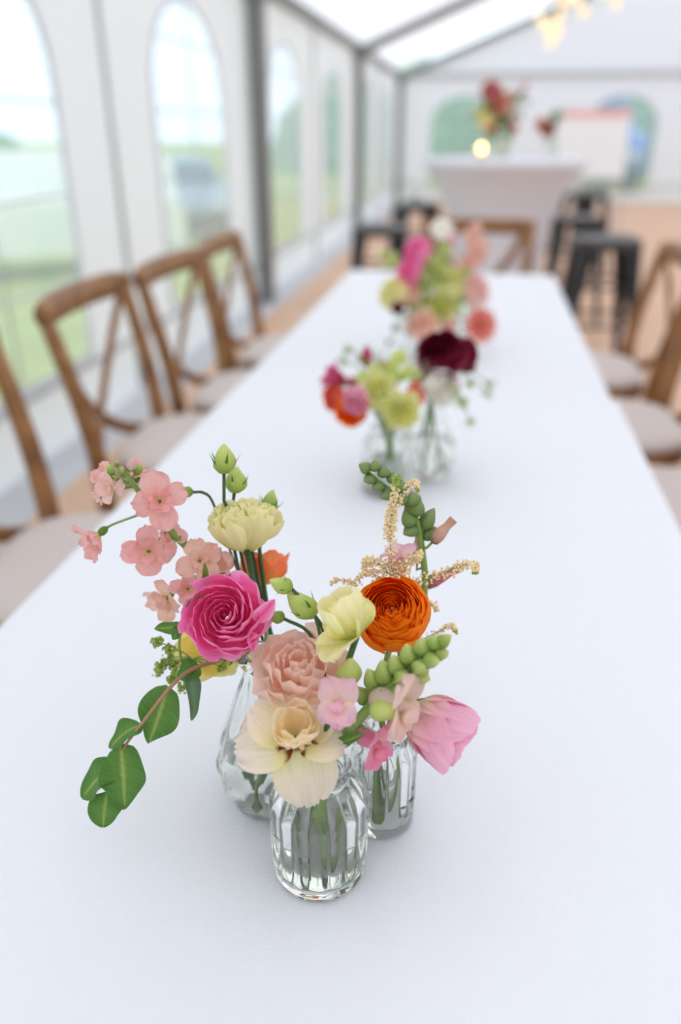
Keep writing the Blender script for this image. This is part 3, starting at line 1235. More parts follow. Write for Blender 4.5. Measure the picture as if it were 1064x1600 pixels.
VB = {}
VB['front'] = (V((-.081, .385, TZ + .0016)), .100, .021, .034)
VB['tear'] = (V((-.134, .440, TZ + .0016)), .146, .0135, .038)
VB['side'] = (V((-.0410, .4365, TZ + .0016)), .102, .018, .0245)
ribbed_bottle('clear ribbed glass bottle holding the open cream flower', VB['front'][0])
teardrop_bottle('tall faceted glass bottle holding the salmon pink stock', VB['tear'][0], .038, .146)
ribbed_bottle('slim ribbed glass bottle holding the orange ranunculus', VB['side'][0], .0245, .102, .018, 14, .03)
p4 = at(604, 768, z=TZ)
p5 = at(674, 748, z=TZ)
VB['mid'] = (V((p4.x, p4.y, TZ + .0016)), .105, .023, .037)
VB['midtear'] = (V((p5.x - .008, p5.y + .01, TZ + .0016)), .140, .0135, .042)
ribbed_bottle('clear ribbed glass bottle holding the orange and magenta flowers', VB['mid'][0], .037, .105, .023, 16, .05)
teardrop_bottle('tall faceted glass bottle holding the burgundy ranunculus', VB['midtear'][0])
p6 = at(668, 560, z=TZ)
p7 = at(712, 545, z=TZ)
VB['far'] = (V((p6.x, p6.y, TZ + .0005)), .105, .023, .037)
VB['fartear'] = (V((p7.x, p7.y + .06, TZ + .0005)), .140, .0135, .042)
ribbed_bottle('clear ribbed glass bottle holding the hot pink sweet flowers', VB['far'][0], .037, .105, .023, 16, .05)
teardrop_bottle('tall faceted glass bottle holding the salmon coral flower', VB['fartear'][0])
VB['bar'] = (V((CTX - .02, CTY - .05, CTZ + .001)), .22, .04, .05)
VB['barsmall'] = (V((CTX + .255, CTY - .02, CTZ + .001)), .14, .0135, .042)
ribbed_bottle('large ribbed glass vase holding the rust red bunch on the high table', VB['bar'][0], .05, .2, .04, 18, .1)
teardrop_bottle('faceted glass bottle with a small red posy on the high table', VB['barsmall'][0])

# tea light in a glass on the high table
cp = V((at(752, 236, y=CTY - .18).x, CTY - .18, CTZ + .001))
t = thing('tea_light', 'small glowing candle in a glass on the high table', 'candle', cp)
MB().lathe([(.028, 0), (.034, .004), (.038, .06), (.040, .062), (.037, .062), (.032, .008), (.004, .006)], 24).build('glass_cup', 'clear_glass', t)
MB().lathe([(.024, .0085), (.026, .010), (.026, .026), (.004, .028)], 20).build('wax', 'wick_holder', t)
MB().lathe([(.004, .028), (.016, .036), (.019, .046), (.010, .060), (.002, .072)], 12).build('flame', 'candle_glow', t)


# ================================================================== FLOWER PARTS
def frame(pos, axis, roll=0.0):
    """matrix whose z is the flower axis"""
    z = V(axis).normalized()
    x = V((0, 0, 1)).cross(z)
    x = x.normalized() if x.length > 1e-4 else V((1, 0, 0))
    y = z.cross(x)
    M = Matrix(((x.x, y.x, z.x), (x.y, y.y, z.y), (x.z, y.z, z.z))).to_4x4()
    M = M @ Matrix.Rotation(roll, 4, 'Z')
    M.translation = V(pos)
    return M


def grid_faces(nu, nv):
    return [(i * (nv + 1) + j, i * (nv + 1) + j + 1, (i + 1) * (nv + 1) + j + 1, (i + 1) * (nv + 1) + j) for i in range(nu) for j in range(nv)]


def petal(parent, M, az, L, W, p0, p1, mat, cup=.25, ruf=0.0, nr=3, jag=0.0, wb=.25, e=.8, um=.92, pw=1.0, r0=.0, z0=0.0, seed=0, nu=9, nv=8, name='petal', twist=0.0, fold=0.0):
    """free petal: starts r0 from the axis, rises at angle p0 and ends at p1 (radians from flat)"""
    rnd = random.Random(seed * 7919 + int(az * 1000))
    ph, ph2 = rnd.uniform(0, 6.3), rnd.uniform(0, 6.3)
    jv = [rnd.uniform(-1, 1) for _ in range(nv + 1)]
    ca, sa = math.cos(az), math.sin(az)
    verts, al, ac = [], [], []
    x, z = r0, z0
    for i in range(nu + 1):
        u = i / nu
        ang = p0 + (p1 - p0) * u ** pw
        if i:
            x += L / nu * math.cos(ang)
            z += L / nu * math.sin(ang)
        w = W / 2 * (wb * (1 - u) ** 2 + math.sin(PI * (u * um) ** e) ** .62)
        nx, nz = -math.sin(ang), math.cos(ang)
        tx, tz = math.cos(ang), math.sin(ang)
        for j in range(nv + 1):
            v = -1 + 2 * j / nv
            off = cup * w * v * v + fold * w * abs(v)
            off += ruf * W * u * u * (.25 + .75 * abs(v)) * math.sin(nr * PI * v + ph) + .4 * ruf * W * u ** 3 * math.sin(2.3 * nr * PI * v + ph2)
            ex = jag * L * u ** 5 * jv[j] - .10 * L * u ** 3 * v * v
            yy = v * w * (1 - .15 * abs(cup) * abs(v))
            lx, lz = x + nx * off + tx * ex, z + nz * off + tz * ex
            if twist:
                yy2 = yy + twist * u * lz
            else:
                yy2 = yy
            p = M @ V((lx * ca - yy2 * sa, lx * sa + yy2 * ca, lz))
            verts.append(p)
            al.append(u)
            ac.append(v * .5 + rnd.random() * .01 + (az % 7) * 3)
    return mesh(name, verts, grid_faces(nu, nv), mat, parent, True, True, {'along': al, 'across': ac})


def shell(parent, M, az, da, prof, mat, top=.22, ruf=0.0, nr=3, jag=0.0, spiral=.07, seed=0, nu=9, nv=9, name='petal', tmin=0.0):
    """petal wrapped around the flower's axis; prof = (P0, P1, P2) points (r, z) of its bent outline"""
    rnd = random.Random(seed * 104729 + int(az * 977))
    ph = rnd.uniform(0, 6.3)
    ph2 = rnd.uniform(0, 6.3)
    jv = [rnd.uniform(-1, 1) for _ in range(nv + 1)]
    (r0, z0), (r1, z1), (r2, z2) = prof
    size = max(abs(r1), abs(r2))
    verts, al, ac = [], [], []
    for i in range(nu + 1):
        for j in range(nv + 1):
            v = -1 + 2 * j / nv
            s = i / nu
            lim = 1 - top * abs(v) ** 2.2 + jag * jv[j]
            q = s * lim
            r = r0 * (1 - q) ** 2 + 2 * r1 * q * (1 - q) + r2 * q * q
            z = z0 * (1 - q) ** 2 + 2 * z1 * q * (1 - q) + z2 * q * q
            wid = da * (.35 + .65 * min(1.0, s * 1.7) ** .7)
            a = az + v * wid
            w = ruf * size * s ** 2.5 * (math.sin(nr * PI * v + ph) + .5 * math.sin(2.3 * nr * PI * v + ph2))
            r = r * (1 + spiral * v) + w * .75
            z = z - w * .45
            p = M @ V((r * math.cos(a), r * math.sin(a), z))
            verts.append(p)
            al.append(tmin + (1 - tmin) * s)
            ac.append(v * .5 + az)
    return mesh(name, verts, grid_faces(nu, nv), mat, parent, True, True, {'along': al, 'across': ac})


def rose(parent, M, Rm, mat, rings, seed=1, ruf=0.0, jag=0.0, top=.22, spiral=.07, nr=3):
    """rings: (count, bulge radius, rim radius, rim height, depth, half-width) in units of Rm"""
    rnd = random.Random(seed)
    for k, (n, rb, rr, zr, dp, da) in enumerate(rings):
        a0 = rnd.uniform(0, 6.3)
        for i in range(n):
            j = rnd.uniform(.95, 1.05)
            pr = ((.06 * Rm, -dp * Rm), (rb * Rm * 1.32 * j, (-dp * .55 + zr * .1) * Rm), (rr * Rm * j, (zr + rnd.uniform(-.03, .03)) * Rm))
            shell(parent, M, a0 + 2 * PI * i / n + rnd.uniform(-.12, .12), da * rnd.uniform(.92, 1.08), pr, mat, top, ruf, nr, jag, spiral, seed * 50 + k * 9 + i)


def ranunculus_rings(K=8, n=6, open_=.0):
    out = []
    for k in range(K):
        f = (k + .6) / K
        rb = .10 + .90 * f
        rr = rb * (.86 - .12 * (1 - f)) * (1 + open_ * f * f)
        zr = .47 + .07 * math.sin(PI * min(1, f * 1.05)) - .16 * f * f - open_ * .25 * f * f
        nn = 3 if k == 0 else (4 if k < 3 else n)
        out.append((nn, rb, rr, zr, .30 + .42 * f, 2 * PI / nn * .62))
    return out


def tubemesh(parent, pts, rad, mat, name='stem', n=7):
    return MB().tube(pts, rad, n).build(name, mat, parent, True, True)


def ovoid(parent, pos, axis, L, Rr, mat, name='bud', twist=0.0, lobes=0, lob=.12, sharp=1.0, n=14, m=10, flare=0.0):
    """bud shape along axis from pos; lobes/twist give wrapped petals"""
    M = frame(pos, axis)
    verts, al, ac, fs = [], [], [], []
    for i in range(m + 1):
        u = i / m
        r = Rr * (math.sin(PI * min(.985, max(.03, u)) ** (.8 * sharp)) ** .75) + flare * Rr * max(0, u - .7)
        for j in range(n):
            th = 2 * PI * j / n
            rr = r * (1 + (lob * math.cos(lobes * (th + twist * u)) if lobes else 0))
            verts.append(M @ V((rr * math.cos(th), rr * math.sin(th), u * L)))
            al.append(u)
            ac.append(th)
    for i in range(m):
        for j in range(n):
            a, b = i * n + j, i * n + (j + 1) % n
            fs.append((a, b, b + n, a + n))
    fs.append(tuple(range(n))[::-1])
    fs.append(tuple(m * n + j for j in range(n)))
    return mesh(name, verts, fs, mat, parent, True, True, {'along': al, 'across': ac})


def sepals(parent, pos, axis, n, L, W, p0, p1, mat='sepal_green', r0=.002, seed=1, name='sepal'):
    M = frame(pos, axis)
    for i in range(n):
        petal(parent, M, 2 * PI * i / n + seed, L, W, p0, p1, mat, .2, 0, 2, 0, .8, .55, .98, 1, r0, 0, seed + i, 5, 3, name)


def leaf(parent, a, b, W, nrm, mat='leaf_green', bend=.12, fold=.25, wav=.08, seed=1, e=.75, nu=12, nv=8, name='leaf'):
    """leaf blade from a to b facing nrm"""
    a, b = V(a), V(b)
    d = b - a
    L = d.length
    d.normalize()
    n = V(nrm) - d * V(nrm).dot(d)
    n.normalize()
    s = d.cross(n)
    rnd = random.Random(seed)
    ph, ph2 = rnd.uniform(0, 6.3), rnd.uniform(0, 6.3)
    verts, al, ac = [], [], []
    for i in range(nu + 1):
        u = i / nu
        w = W / 2 * (.12 * (1 - u) + math.sin(PI * min(.995, u) ** e) ** .7)
        for j in range(nv + 1):
            v = -1 + 2 * j / nv
            ww = w * (1 + wav * 1.5 * math.sin(7 * u + ph + (2 if v > 0 else 0)) * abs(v))
            off = -bend * L * (2 * u - 1) ** 2 + fold * w * abs(v) + wav * W * abs(v) * math.sin(9 * u + ph2 + (1.5 if v > 0 else 0))
            if j == nv // 2:
                off -= .01 * W
            verts.append(a + d * (u * L) + s * (v * ww) + n * off)
            al.append(max(0.0, abs(v) * 1.4 + .02) if abs(v) < .7 else 1.0)
            ac.append(u * 3 + v * .7)
    return mesh(name, verts, grid_faces(nu, nv), mat, parent, True, True, {'along': al, 'across': ac})


def vase_path(vase, head, axis, slot, lead=.035, n=9, bend=None):
    """stem line: from the head back along its axis, through the bottle neck, down to the glass bottom"""
    base, H, neck, Rr = VB[vase]
    a = 2.4 * slot
    rn = neck * .52 * min(1.0, .35 + .13 * slot)
    nk = base + V((rn * math.cos(a), rn * math.sin(a), H - .004))
    bt = base + V((-Rr * .52 * math.cos(a + .5), -Rr * .52 * math.sin(a + .5), .0125))
    head = V(head)
    p1 = head - V(axis).normalized() * lead
    dn = (bt - nk).normalized()
    p2 = nk - dn * min(.05, (head - nk).length * .45)
    if bend is not None:
        p2 = p2 + V(bend)
    up = bez(head, p1, p2, nk, n)
    return up + [nk.lerp(bt, .35), nk.lerp(bt, .7), bt]


def stemmed(name, label, vase, slot, head, axis, rad, smat='stem_green', lead=.035, group=None, cat='flower', bend=None, taper=1.0):
    pts = vase_path(vase, head, axis, slot, lead, 9, bend)
    t = thing(name, label, cat, pts[-1], 0, group)
    m = len(pts)
    tubemesh(t, pts, [rad * (taper + (1 - taper) * i / (m - 1)) for i in range(m)], smat)
    return t, pts


# ================================================================== THE NEAR POSIES
def pxm(p):
    """metres per photo pixel at a point"""
    return (V(p) - CAM).dot(FWD) / F


# ---- orange ranunculus
P = at(614, 958, y=.452)
ax = dirc(-.06, .34, 1, P)
Rm = 63 * pxm(P)
t, _ = stemmed('ranunculus', 'bright orange ranunculus with tight rings of petals in the slim ribbed bottle', 'side', 1, P - ax * Rm * .7, ax, .0024)
M = frame(P, ax)
rose(t, M, Rm, 'orange', ranunculus_rings(14, 6), 4, .022, .014, .14, .05, 2)
ovoid(t, P + ax * Rm * .22, ax, Rm * .2, Rm * .07, 'rust', 'flower_centre')
sepals(t, P - ax * Rm * .74, ax, 5, .014, .008, .1, .9, seed=2)

# ---- hot pink ranunculus
P = at(352, 962, y=.418)
ax = dirc(-.10, .12, 1, P)
Rm = 66 * pxm(P)
t, _ = stemmed('ranunculus', 'hot pink ranunculus with ruffled open petals above the yellow poppy', 'front', 4, P - ax * Rm * .62, dirc(-.55, .75, .35, P), .0029, lead=.03)
M = frame(P, ax, 1.0)
rings = []
for k in range(8):
    f = (k + .5) / 8
    rb = .10 + .82 * f
    rr = rb * (.92 + .16 * f * f)
    nn = (3, 3, 4, 4, 5, 5, 5, 6)[k]
    rings.append((nn, rb, rr, .42 + .08 * math.sin(PI * f) - .24 * f * f, .3 + .36 * f, 2 * PI / nn * .66))
rose(t, M, Rm, 'hot_pink', rings, 9, .05, .03, .26, .17, 2)
for i, (a, l) in enumerate(((.25, 1.15), (2.2, 1.05), (3.9, 1.0), (5.2, 1.08))):
    petal(t, M, a, Rm * .82 * l, Rm * 1.05, R(22), R(-8), 'hot_pink', .22, .03, 2, .02, .5, .75, .9, 1, Rm * .25, -Rm * .35, 40 + i)
# the loose side petal
Mp = frame(P + RIGHT * Rm * .78 + UP * Rm * .02, dirc(-.5, .3, .8, P))
ovoid(t, P + ax * Rm * .05, ax, Rm * .2, Rm * .06, 'magenta', 'flower_centre')
Ml = Matrix.Identity(4)
a_ = P + RIGHT * Rm * .72 - UP * Rm * .12 - FWD * Rm * .15
leaf(t, a_, a_ + RIGHT * Rm * .48 + UP * Rm * .52 - FWD * Rm * .1, Rm * .42, dirc(.3, -.2, 1, P), 'hot_pink', .05, .2, .03, 3, name='petal')
leaf(t, a_ - UP * Rm * .25 - RIGHT * Rm * .08, a_ - UP * Rm * .7 - RIGHT * Rm * .02, Rm * .3, dirc(.6, 0, 1, P), 'hot_pink', .1, .2, .06, 4, name='petal')

# ---- yellow poppy half hidden under the pink one
P = at(326, 1014, y=.462)
ax = dirc(-.15, .55, .75, P)
t, _ = stemmed('poppy', 'butter yellow poppy peeping out below the hot pink ranunculus', 'tear', 2, P - ax * .012, ax, .0018)
M = frame(P, ax)
for i in range(6):
    petal(t, M, i * PI / 3 + .3, 62 * pxm(P), 62 * pxm(P), R(35), R(8), 'butter_yellow', .15, .035, 3, .02, .3, .75, .9, 1, .003, -.01, 60 + i)
ovoid(t, P - ax * .004, ax, .012, .006, 'bud_green', 'flower_centre', 0, 8, .1)

# ---- orange poppy behind the stems
P = at(412, 890, y=.512)
ax = dirc(.05, .85, -.1, P)
t, _ = stemmed('poppy', 'coral orange poppy standing behind the dark green lisianthus stems', 'tear', 3, P - ax * .01, ax, .0018)
M = frame(P, ax)
for i in range(6):
    petal(t, M, i * PI / 3, 64 * pxm(P), 62 * pxm(P), R(18), R(82), 'coral_orange', .35, .03, 3, .02, .4, .75, .9, .7, .004, -.012, 80 + i)
ovoid(t, P - ax * .006, ax, .010, .005, 'bud_green', 'flower_centre', 0, 8, .1)

# ---- salmon stock
SY = .470


def stock_floret(parent, P, ax, size, mat, seed, n=7, face=1.0, pedicel=None):
    """layered little flower: outer petals, curled inner petals, calyx"""
    rnd = random.Random(seed)
    ax = V(ax).normalized()
    fl = ovoid(parent, P - ax * size * .62, ax, size * .55, size * .16, 'sepal_green', 'calyx', 0, 4, .12)
    fl.name = 'floret'
    M = frame(P, ax, rnd.uniform(0, 6))
    k = 4
    for i in range(k):
        petal(fl, M, 2 * PI * i / k + rnd.uniform(-.2, .2), size * rnd.uniform(.92, 1.1), size * rnd.uniform(.80, 1.0), R(58), R(rnd.uniform(-34, 24) + 40 * (1 - face)), mat, rnd.uniform(-.4, .35), .16, 1.4, .03, .16, 1.25, .87, .6, size * .04, -size * .22, seed * 13 + i, 9, 8)
    for i in range(n - k):
        petal(fl, M, 2 * PI * i / max(1, n - k) + .6 + rnd.uniform(-.3, .3), size * rnd.uniform(.55, .95), size * rnd.uniform(.45, .75), R(75), R(26 + rnd.uniform(-26, 30)), mat, rnd.uniform(-.2, .6), .16, 1.4, .04, .2, 1.2, .9, .7, size * .03, -size * .18, seed * 17 + i, 7, 6)
    if pedicel is not None:
        tubemesh(parent, bez(P - ax * size * .6, P - ax * size * .9, V(pedicel).lerp(P, .3), pedicel, 6), .0009, 'stem_green', 'pedicel', 5)
    return fl


top = at(196, 738, y=SY - .012)
st = [top, at(222, 775, y=SY - .006), at(262, 826, y=SY), at(296, 858, y=SY + .004), at(334, 908, y=SY + .004), at(372, 975, y=SY)]
base, H, nk, Rr = VB['tear']
spine = catmull(st + [base + V((-.002, .004, H - .004))], 5)
spine += [base + V((.006, -.002, .08)), base + V((.014, -.008, .0125))]
t = thing('stock_flower', 'salmon pink stock with clustered ruffled florets arching over the table', 'flower', spine[-1])
m = len(spine)
tubemesh(t, spine, [.0014 + .0019 * min(1, i / 10) for i in range(m)], 'stem_green')


def near_spine(P):
    return min(spine, key=lambda q: (q - P).length)


ST = [(250, 783, 47, (.05, .10, 1), 'salmon_pink', 9, -.020), (232, 862, 43, (-.10, -.05, 1), 'salmon_pink', 9, -.016),
      (148, 840, 42, (-.72, -.58, .42), 'salmon_pink', 7, -.008), (312, 876, 40, (.05, .15, 1), 'dusty_peach', 8, -.016),
      (338, 882, 34, (.75, .1, .45), 'dusty_peach', 7, .004), (256, 938, 38, (-.5, -.4, .65), 'dusty_peach', 8, -.012),
      (172, 764, 28, (-.55, .1, .75), 'pale_salmon', 8, -.012), (160, 742, 26, (-.8, .25, .4), 'salmon_pink', 6, .004),
      (218, 740, 30, (.35, .7, .4), 'salmon_pink', 6, .008), (293, 922, 33, (-.1, -.4, .9), 'salmon_pink', 8, -.016),
      (270, 838, 26, (.1, .3, .8), 'salmon_pink', 6, .0), (152, 776, 15, (-.8, -.5, .2), 'pale_salmon', 5, -.006)]
for i, (u, v, s, a, mt, n, dy) in enumerate(ST):
    P = at(u, v, y=SY + dy)
    q = near_spine(P)
    stock_floret(t, P, dirc(*a, P), s * pxm(P), mt, 30 + i, n, 1.0 if a[2] > .5 else .3, q)
for i, (u, v, s, a) in enumerate([(176, 742, 20, (-.35, .8, .3)), (203, 736, 24, (.25, .9, .3)), (190, 744, 18, (.05, .8, .5)), (211, 742, 21, (.45, .8, .1)), (197, 752, 16, (.2, .4, .9)), (183, 730, 12, (-.1, .9, -.2)), (184, 750, 14, (-.3, .4, .9))]):
    P = at(u, v, y=SY - .018 + .003 * i)
    a = dirc(*a, P)
    s *= pxm(P)
    b = ovoid(t, P, a, s, s * .30, 'bud_green' if i != 1 else 'pale_salmon', 'bud', .3, 4, .14)
    sepals(b, P, a, 4, s * .72, s * .34, R(75), R(88), r0=s * .10, seed=i)
    tubemesh(t, [P, P.lerp(near_spine(P), .5) - UP * .001, near_spine(P)], .0008, 'stem_green', 'pedicel', 5)
leaf(t, at(318, 915, y=.44), at(321, 880, y=.435), .0052, dirc(.6, 0, 1), 'sepal_green', .05, .3, .05, 3)
leaf(t, at(320, 912, y=.445), at(358, 896, y=.44), .0075, dirc(0, .6, 1), 'leaf_green', .08, .2, .05, 4)


# ---- lisianthus helper
def lisianthus(parent, P, ax, Rm, mat, seed, ruf=.07, tall=1.0, rings=None, roll=0, nr=2.4):
    M = frame(P, ax, roll)
    rings = rings or [(3, .26, .24, .50 * tall, .35, 1.5), (4, .50, .50, .56 * tall, .55, 1.15), (4, .78, .80, .48 * tall, .75, 1.05), (4, .98, 1.04, .36 * tall, .92, 1.0)]
    rose(parent, M, Rm, mat, rings, seed, ruf, .035, .06, .14, nr)


def lis_bud(parent, P, ax, L, Rr, mat='bud_lime', seed=1, sep=True, sl=1.0):
    b = ovoid(parent, P, ax, L, Rr, mat, 'bud', 1.6, 3, .12, .85, 18, 14)
    if sep:
        M = frame(P, ax, seed)
        for i in range(5):
            petal(b, M, 2 * PI * i / 5, L * .95 * sl, Rr * .32, R(28), R(68), 'leaf_green', .2, 0, 1, 0, 1.0, .4, .99, .6, Rr * .15, 0, seed + i, 7, 2, 'sepal', fold=.3)
    return b


# ---- pale yellow lisianthus, tall, at the back of the faceted bottle
LY = .487
P = at(377, 818, y=LY)
ax = dirc(-.22, .86, .42, P)
t, pts = stemmed('lisianthus', 'pale yellow lisianthus with ruffled bloom and green buds on tall dark stems', 'tear', 4, P - ax * .020, ax, .0022, 'stem_dark', lead=.05)
px_ = pxm(P)
LR = [(3, .24, .2, 1.0, .4, 1.6), (3, .46, .48, 1.08, .8, 1.4), (4, .70, .76, 1.0, 1.15, 1.15), (5, .88, 1.02, .80, 1.45, .85)]
PA = at(366, 822, y=LY - .006)
lisianthus(t, PA, dirc(-.34, .80, .50, PA), 33 * px_, 'pale_yellow', 21, .17, 1, LR, 0, 2.6)
PB = at(396, 818, y=LY + .006)
lisianthus(t, PB, dirc(.10, .90, .30, PB), 33 * px_, 'pale_yellow', 25, .17, 1, LR[1:], 1, 2.2)
P2 = at(414, 822, y=LY + .012)
a2 = dirc(.4, .75, .4, P2)
b = ovoid(t, P2 - a2 * 28 * px_, a2, 6 * px_, 6 * px_, 'bud_lime', 'second_bloom', 0, 5, .1)
rose(b, frame(P2, a2), 27 * px_, 'pale_yellow', [(3, .45, .42, 1.0, .5, 1.4), (4, .85, .85, .95, .95, 1.2)], 31, .08, .02)
tubemesh(t, [P2 - a2 * 26 * px_, at(408, 880, y=LY + .006), at(418, 950, y=LY - .006), at(424, 1010, y=LY - .016)], .0015, 'stem_dark', 'branch', 6)
# buds
for i, (u, v, L, Rr, a, r_) in enumerate([(350, 740, 46, 17, (0, 1, .15), 1), (366, 770, 42, 17, (.12, 1, .1), 1), (417, 804, 42, 13, (.25, 1, .1), 1)]):
    P3 = at(u, v, y=LY + (.004, .014, .022)[i])
    a3 = dirc(*a, P3)
    lis_bud(t, P3, a3, L * px_, Rr * px_, 'bud_lime' if i != 2 else 'bud_green', i + 2)
    tubemesh(t, [P3, P3 - a3 * .02, at(385 + 10 * i, 870, y=LY + .012), at(405 + 6 * i, 960, y=LY)], .0013, 'stem_dark', 'branch', 6)
# side bud on a curved stalk reaching left
P3 = at(302, 769, y=LY - .004)
b = ovoid(t, P3, dirc(-1, .05, .2), 22 * px_, 9 * px_, 'bud_green', 'bud', .6, 4, .12)
tubemesh(t, catmull([P3, at(318, 770, y=LY), at(332, 784, y=LY + .012), at(352, 840, y=LY + .022), at(378, 910, y=LY + .012), at(405, 985, y=LY)], 4), .0011, 'stem_dark', 'branch', 6)
for i in range(4):
    u = 372 + i * 9
    tubemesh(t, [at(u - 6, 858, y=LY + .004 * i), at(u + 8, 925, y=LY), at(404 + i * 8, 1005, y=LY - .012 + .002 * i)], .00135, 'stem_dark', 'branch', 6)
leaf(t, at(410, 985, y=LY - .012), at(396, 940, y=LY - .02), .0065, dirc(-.6, 0, 1), 'leaf_dull', .05, .3, .04, 6)

# ---- pale yellow lisianthus in front of the orange ranunculus
P = at(541, 962, y=.405)
px_ = pxm(P)
ax = dirc(-.42, .78, .22, P)
t, pts = stemmed('lisianthus', 'pale yellow lisianthus half open beside the orange ranunculus', 'front', 2, P - ax * 38 * px_, dirc(.30, .9, .1, P), .0021, 'stem_dark', lead=.04)
M = frame(P, ax, .4)
rose(t, M, 46 * px_, 'pale_yellow', [(3, .42, .36, .72, .5, 1.4), (3, .72, .70, .82, .7, 1.3)], 41, .07, .03, .12, .14)
for i, (a, l, w, q0, q1) in enumerate(((.3, 1.15, 1.15, 55, 80), (1.75, 1.2, 1.1, 50, 85), (3.1, 1.1, 1.2, 45, 60), (4.4, 1.15, 1.3, 30, -5), (5.3, 1.15, 1.3, 25, -20))):
    petal(t, M, a, 56 * px_ * l, 72 * px_ * w, R(q0), R(q1), 'pale_yellow', .3, .11, 2, .05, .35, .85, .84, .8, 4 * px_, -38 * px_, 140 + i)
# its round lime bud and the bud cluster to the left
P3 = at(545, 1068, y=.392)
ovoid(t, P3, dirc(.05, 1, .25), 44 * px_, 20 * px_, 'bud_lime', 'bud', .8, 3, .05, .9, 20, 14, .12)
tubemesh(t, [P3, at(540, 1090, y=.395), at(522, 1150, y=.39)], .0015, 'stem_green', 'branch', 6)
for i, (u, v, L, Rr, a, mt) in enumerate([(456, 920, 40, 14, (-.9, .35, .2), 'bud_lime'), (492, 962, 62, 20, (-.75, .65, .1), 'bud_lime'), (444, 967, 28, 11, (-.92, .3, .1), 'bud_green')]):
    P3 = at(u, v, y=.43)
    lis_bud(t, P3, dirc(*a, P3), L * px_, Rr * px_, mt, 5 + i, i != 2, .8)
    tubemesh(t, catmull([P3, at(*((492, 962), (505, 985), (482, 988))[i], y=.43), at(506, 1040, y=.42), at(500, 1110, y=.40)], 4), .0013, 'stem_dark', 'branch', 6)

# ---- open cream lisianthus
P = at(462, 1150, y=.372)
px_ = pxm(P)
ax = dirc(-.02, .60, .80, P)
t, pts = stemmed('lisianthus', 'open cream lisianthus with peach tips hanging over the front bottle', 'front', 1, P - ax * 30 * px_, dirc(.1, .6, .8, P), .0024, lead=.02)
M = frame(P, ax)


def azim(r, u):
    """azimuth of a screen direction in the flower's frame"""
    d = RIGHT * r + UP * u
    l = M.to_3x3().inverted() @ d
    return math.atan2(l.y, l.x)


for i, (r_, u_, L, W, q0, q1, z_) in enumerate([(-1, -.10, 96, 112, 22, -30, -8), (-.75, .75, 84, 92, 34, 4, -8), (.22, -1, 108, 96, 2, -66, -4), (.45, .9, 78, 90, 44, 26, -12), (1, .05, 80, 84, 26, -12, -12)]):
    petal(t, M, azim(r_, u_), L * px_, W * px_, R(q0), R(q1), 'cream_peach', .06, .055, 2.6, .045, .32, .95, .86, .7, 4 * px_, z_ * px_, 160 + i, 18, 24)
# inner ruffled cup
rose(t, M, 40 * px_, 'cream_inner', [(3, .72, .86, 1.28, .05, 1.35), (3, .52, .62, 1.18, .05, 1.3)], 77, .11, .03, .2, .14, 2)
petal(t, M, azim(-.1, -1), 44 * px_, 54 * px_, R(80), R(20), 'cream_inner', .25, .10, 2, .04, .8, .8, .85, 1, 14 * px_, 8 * px_, 190, 12, 14)
for i in range(4):
    a_ = azim(-.9 + .6 * i, -1)
    ovoid(t, M @ V((16 * px_ * math.cos(a_), 16 * px_ * math.sin(a_), 4 * px_)), (M.to_3x3() @ V((math.cos(a_), math.sin(a_), .35))), 17 * px_, 4.2 * px_, 'cream_inner', 'stamen', 0, 2, .2)
ovoid(t, P - ax * 34 * px_, ax, 30 * px_, 12 * px_, 'sepal_green', 'calyx')

# ---- peach lisianthus behind it
P = at(466, 1036, y=.408)
px_ = pxm(P)
ax = dirc(-.05, .62, .75, P)
t, pts = stemmed('lisianthus', 'ruffled peach lisianthus tucked behind the open cream one', 'front', 3, P - ax * 50 * px_, ax, .0022)
lisianthus(t, P - ax * 6 * px_, ax, 62 * px_, 'peach', 51, .15, .8, nr=3.4, rings=[(3, .22, .2, .42, .3, 1.5), (4, .42, .42, .44, .5, 1.2), (4, .66, .72, .36, .7, 1.1), (5, .86, 1.08, .14, .82, .9)])

# ---- nodding soft pink flower
P = at(640, 1104, y=.402)
px_ = pxm(P)
ax = dirc(.82, -.60, .16, P)
t, pts = stemmed('anemone', 'large soft pink cup shaped flower nodding out to the side', 'side', 3, P, dirc(.75, .45, .1, P), .0018, lead=.04)
M = frame(P, ax)
for i in range(5):
    petal(t, M, 2 * PI * i / 5 + .5, 112 * px_, 98 * px_, R(36), R(82), 'soft_pink', .5, .022, 2, .015, .5, .95, .80, .55, 2 * px_, 0, 200 + i, 14, 12)
for i in range(4):
    petal(t, M, 2 * PI * i / 4 + .1, 116 * px_, 92 * px_, R(24), R(76), 'soft_pink', .45, .022, 2, .015, .5, .95, .80, .55, 3 * px_, -2 * px_, 210 + i, 14, 12)
ovoid(t, P + ax * 8 * px_, ax, 30 * px_, 14 * px_, 'butter_yellow', 'flower_centre', 0, 9, .1)
sepals(t, P - ax * 3 * px_, ax, 5, .016, .008, R(20), R(50), seed=4)


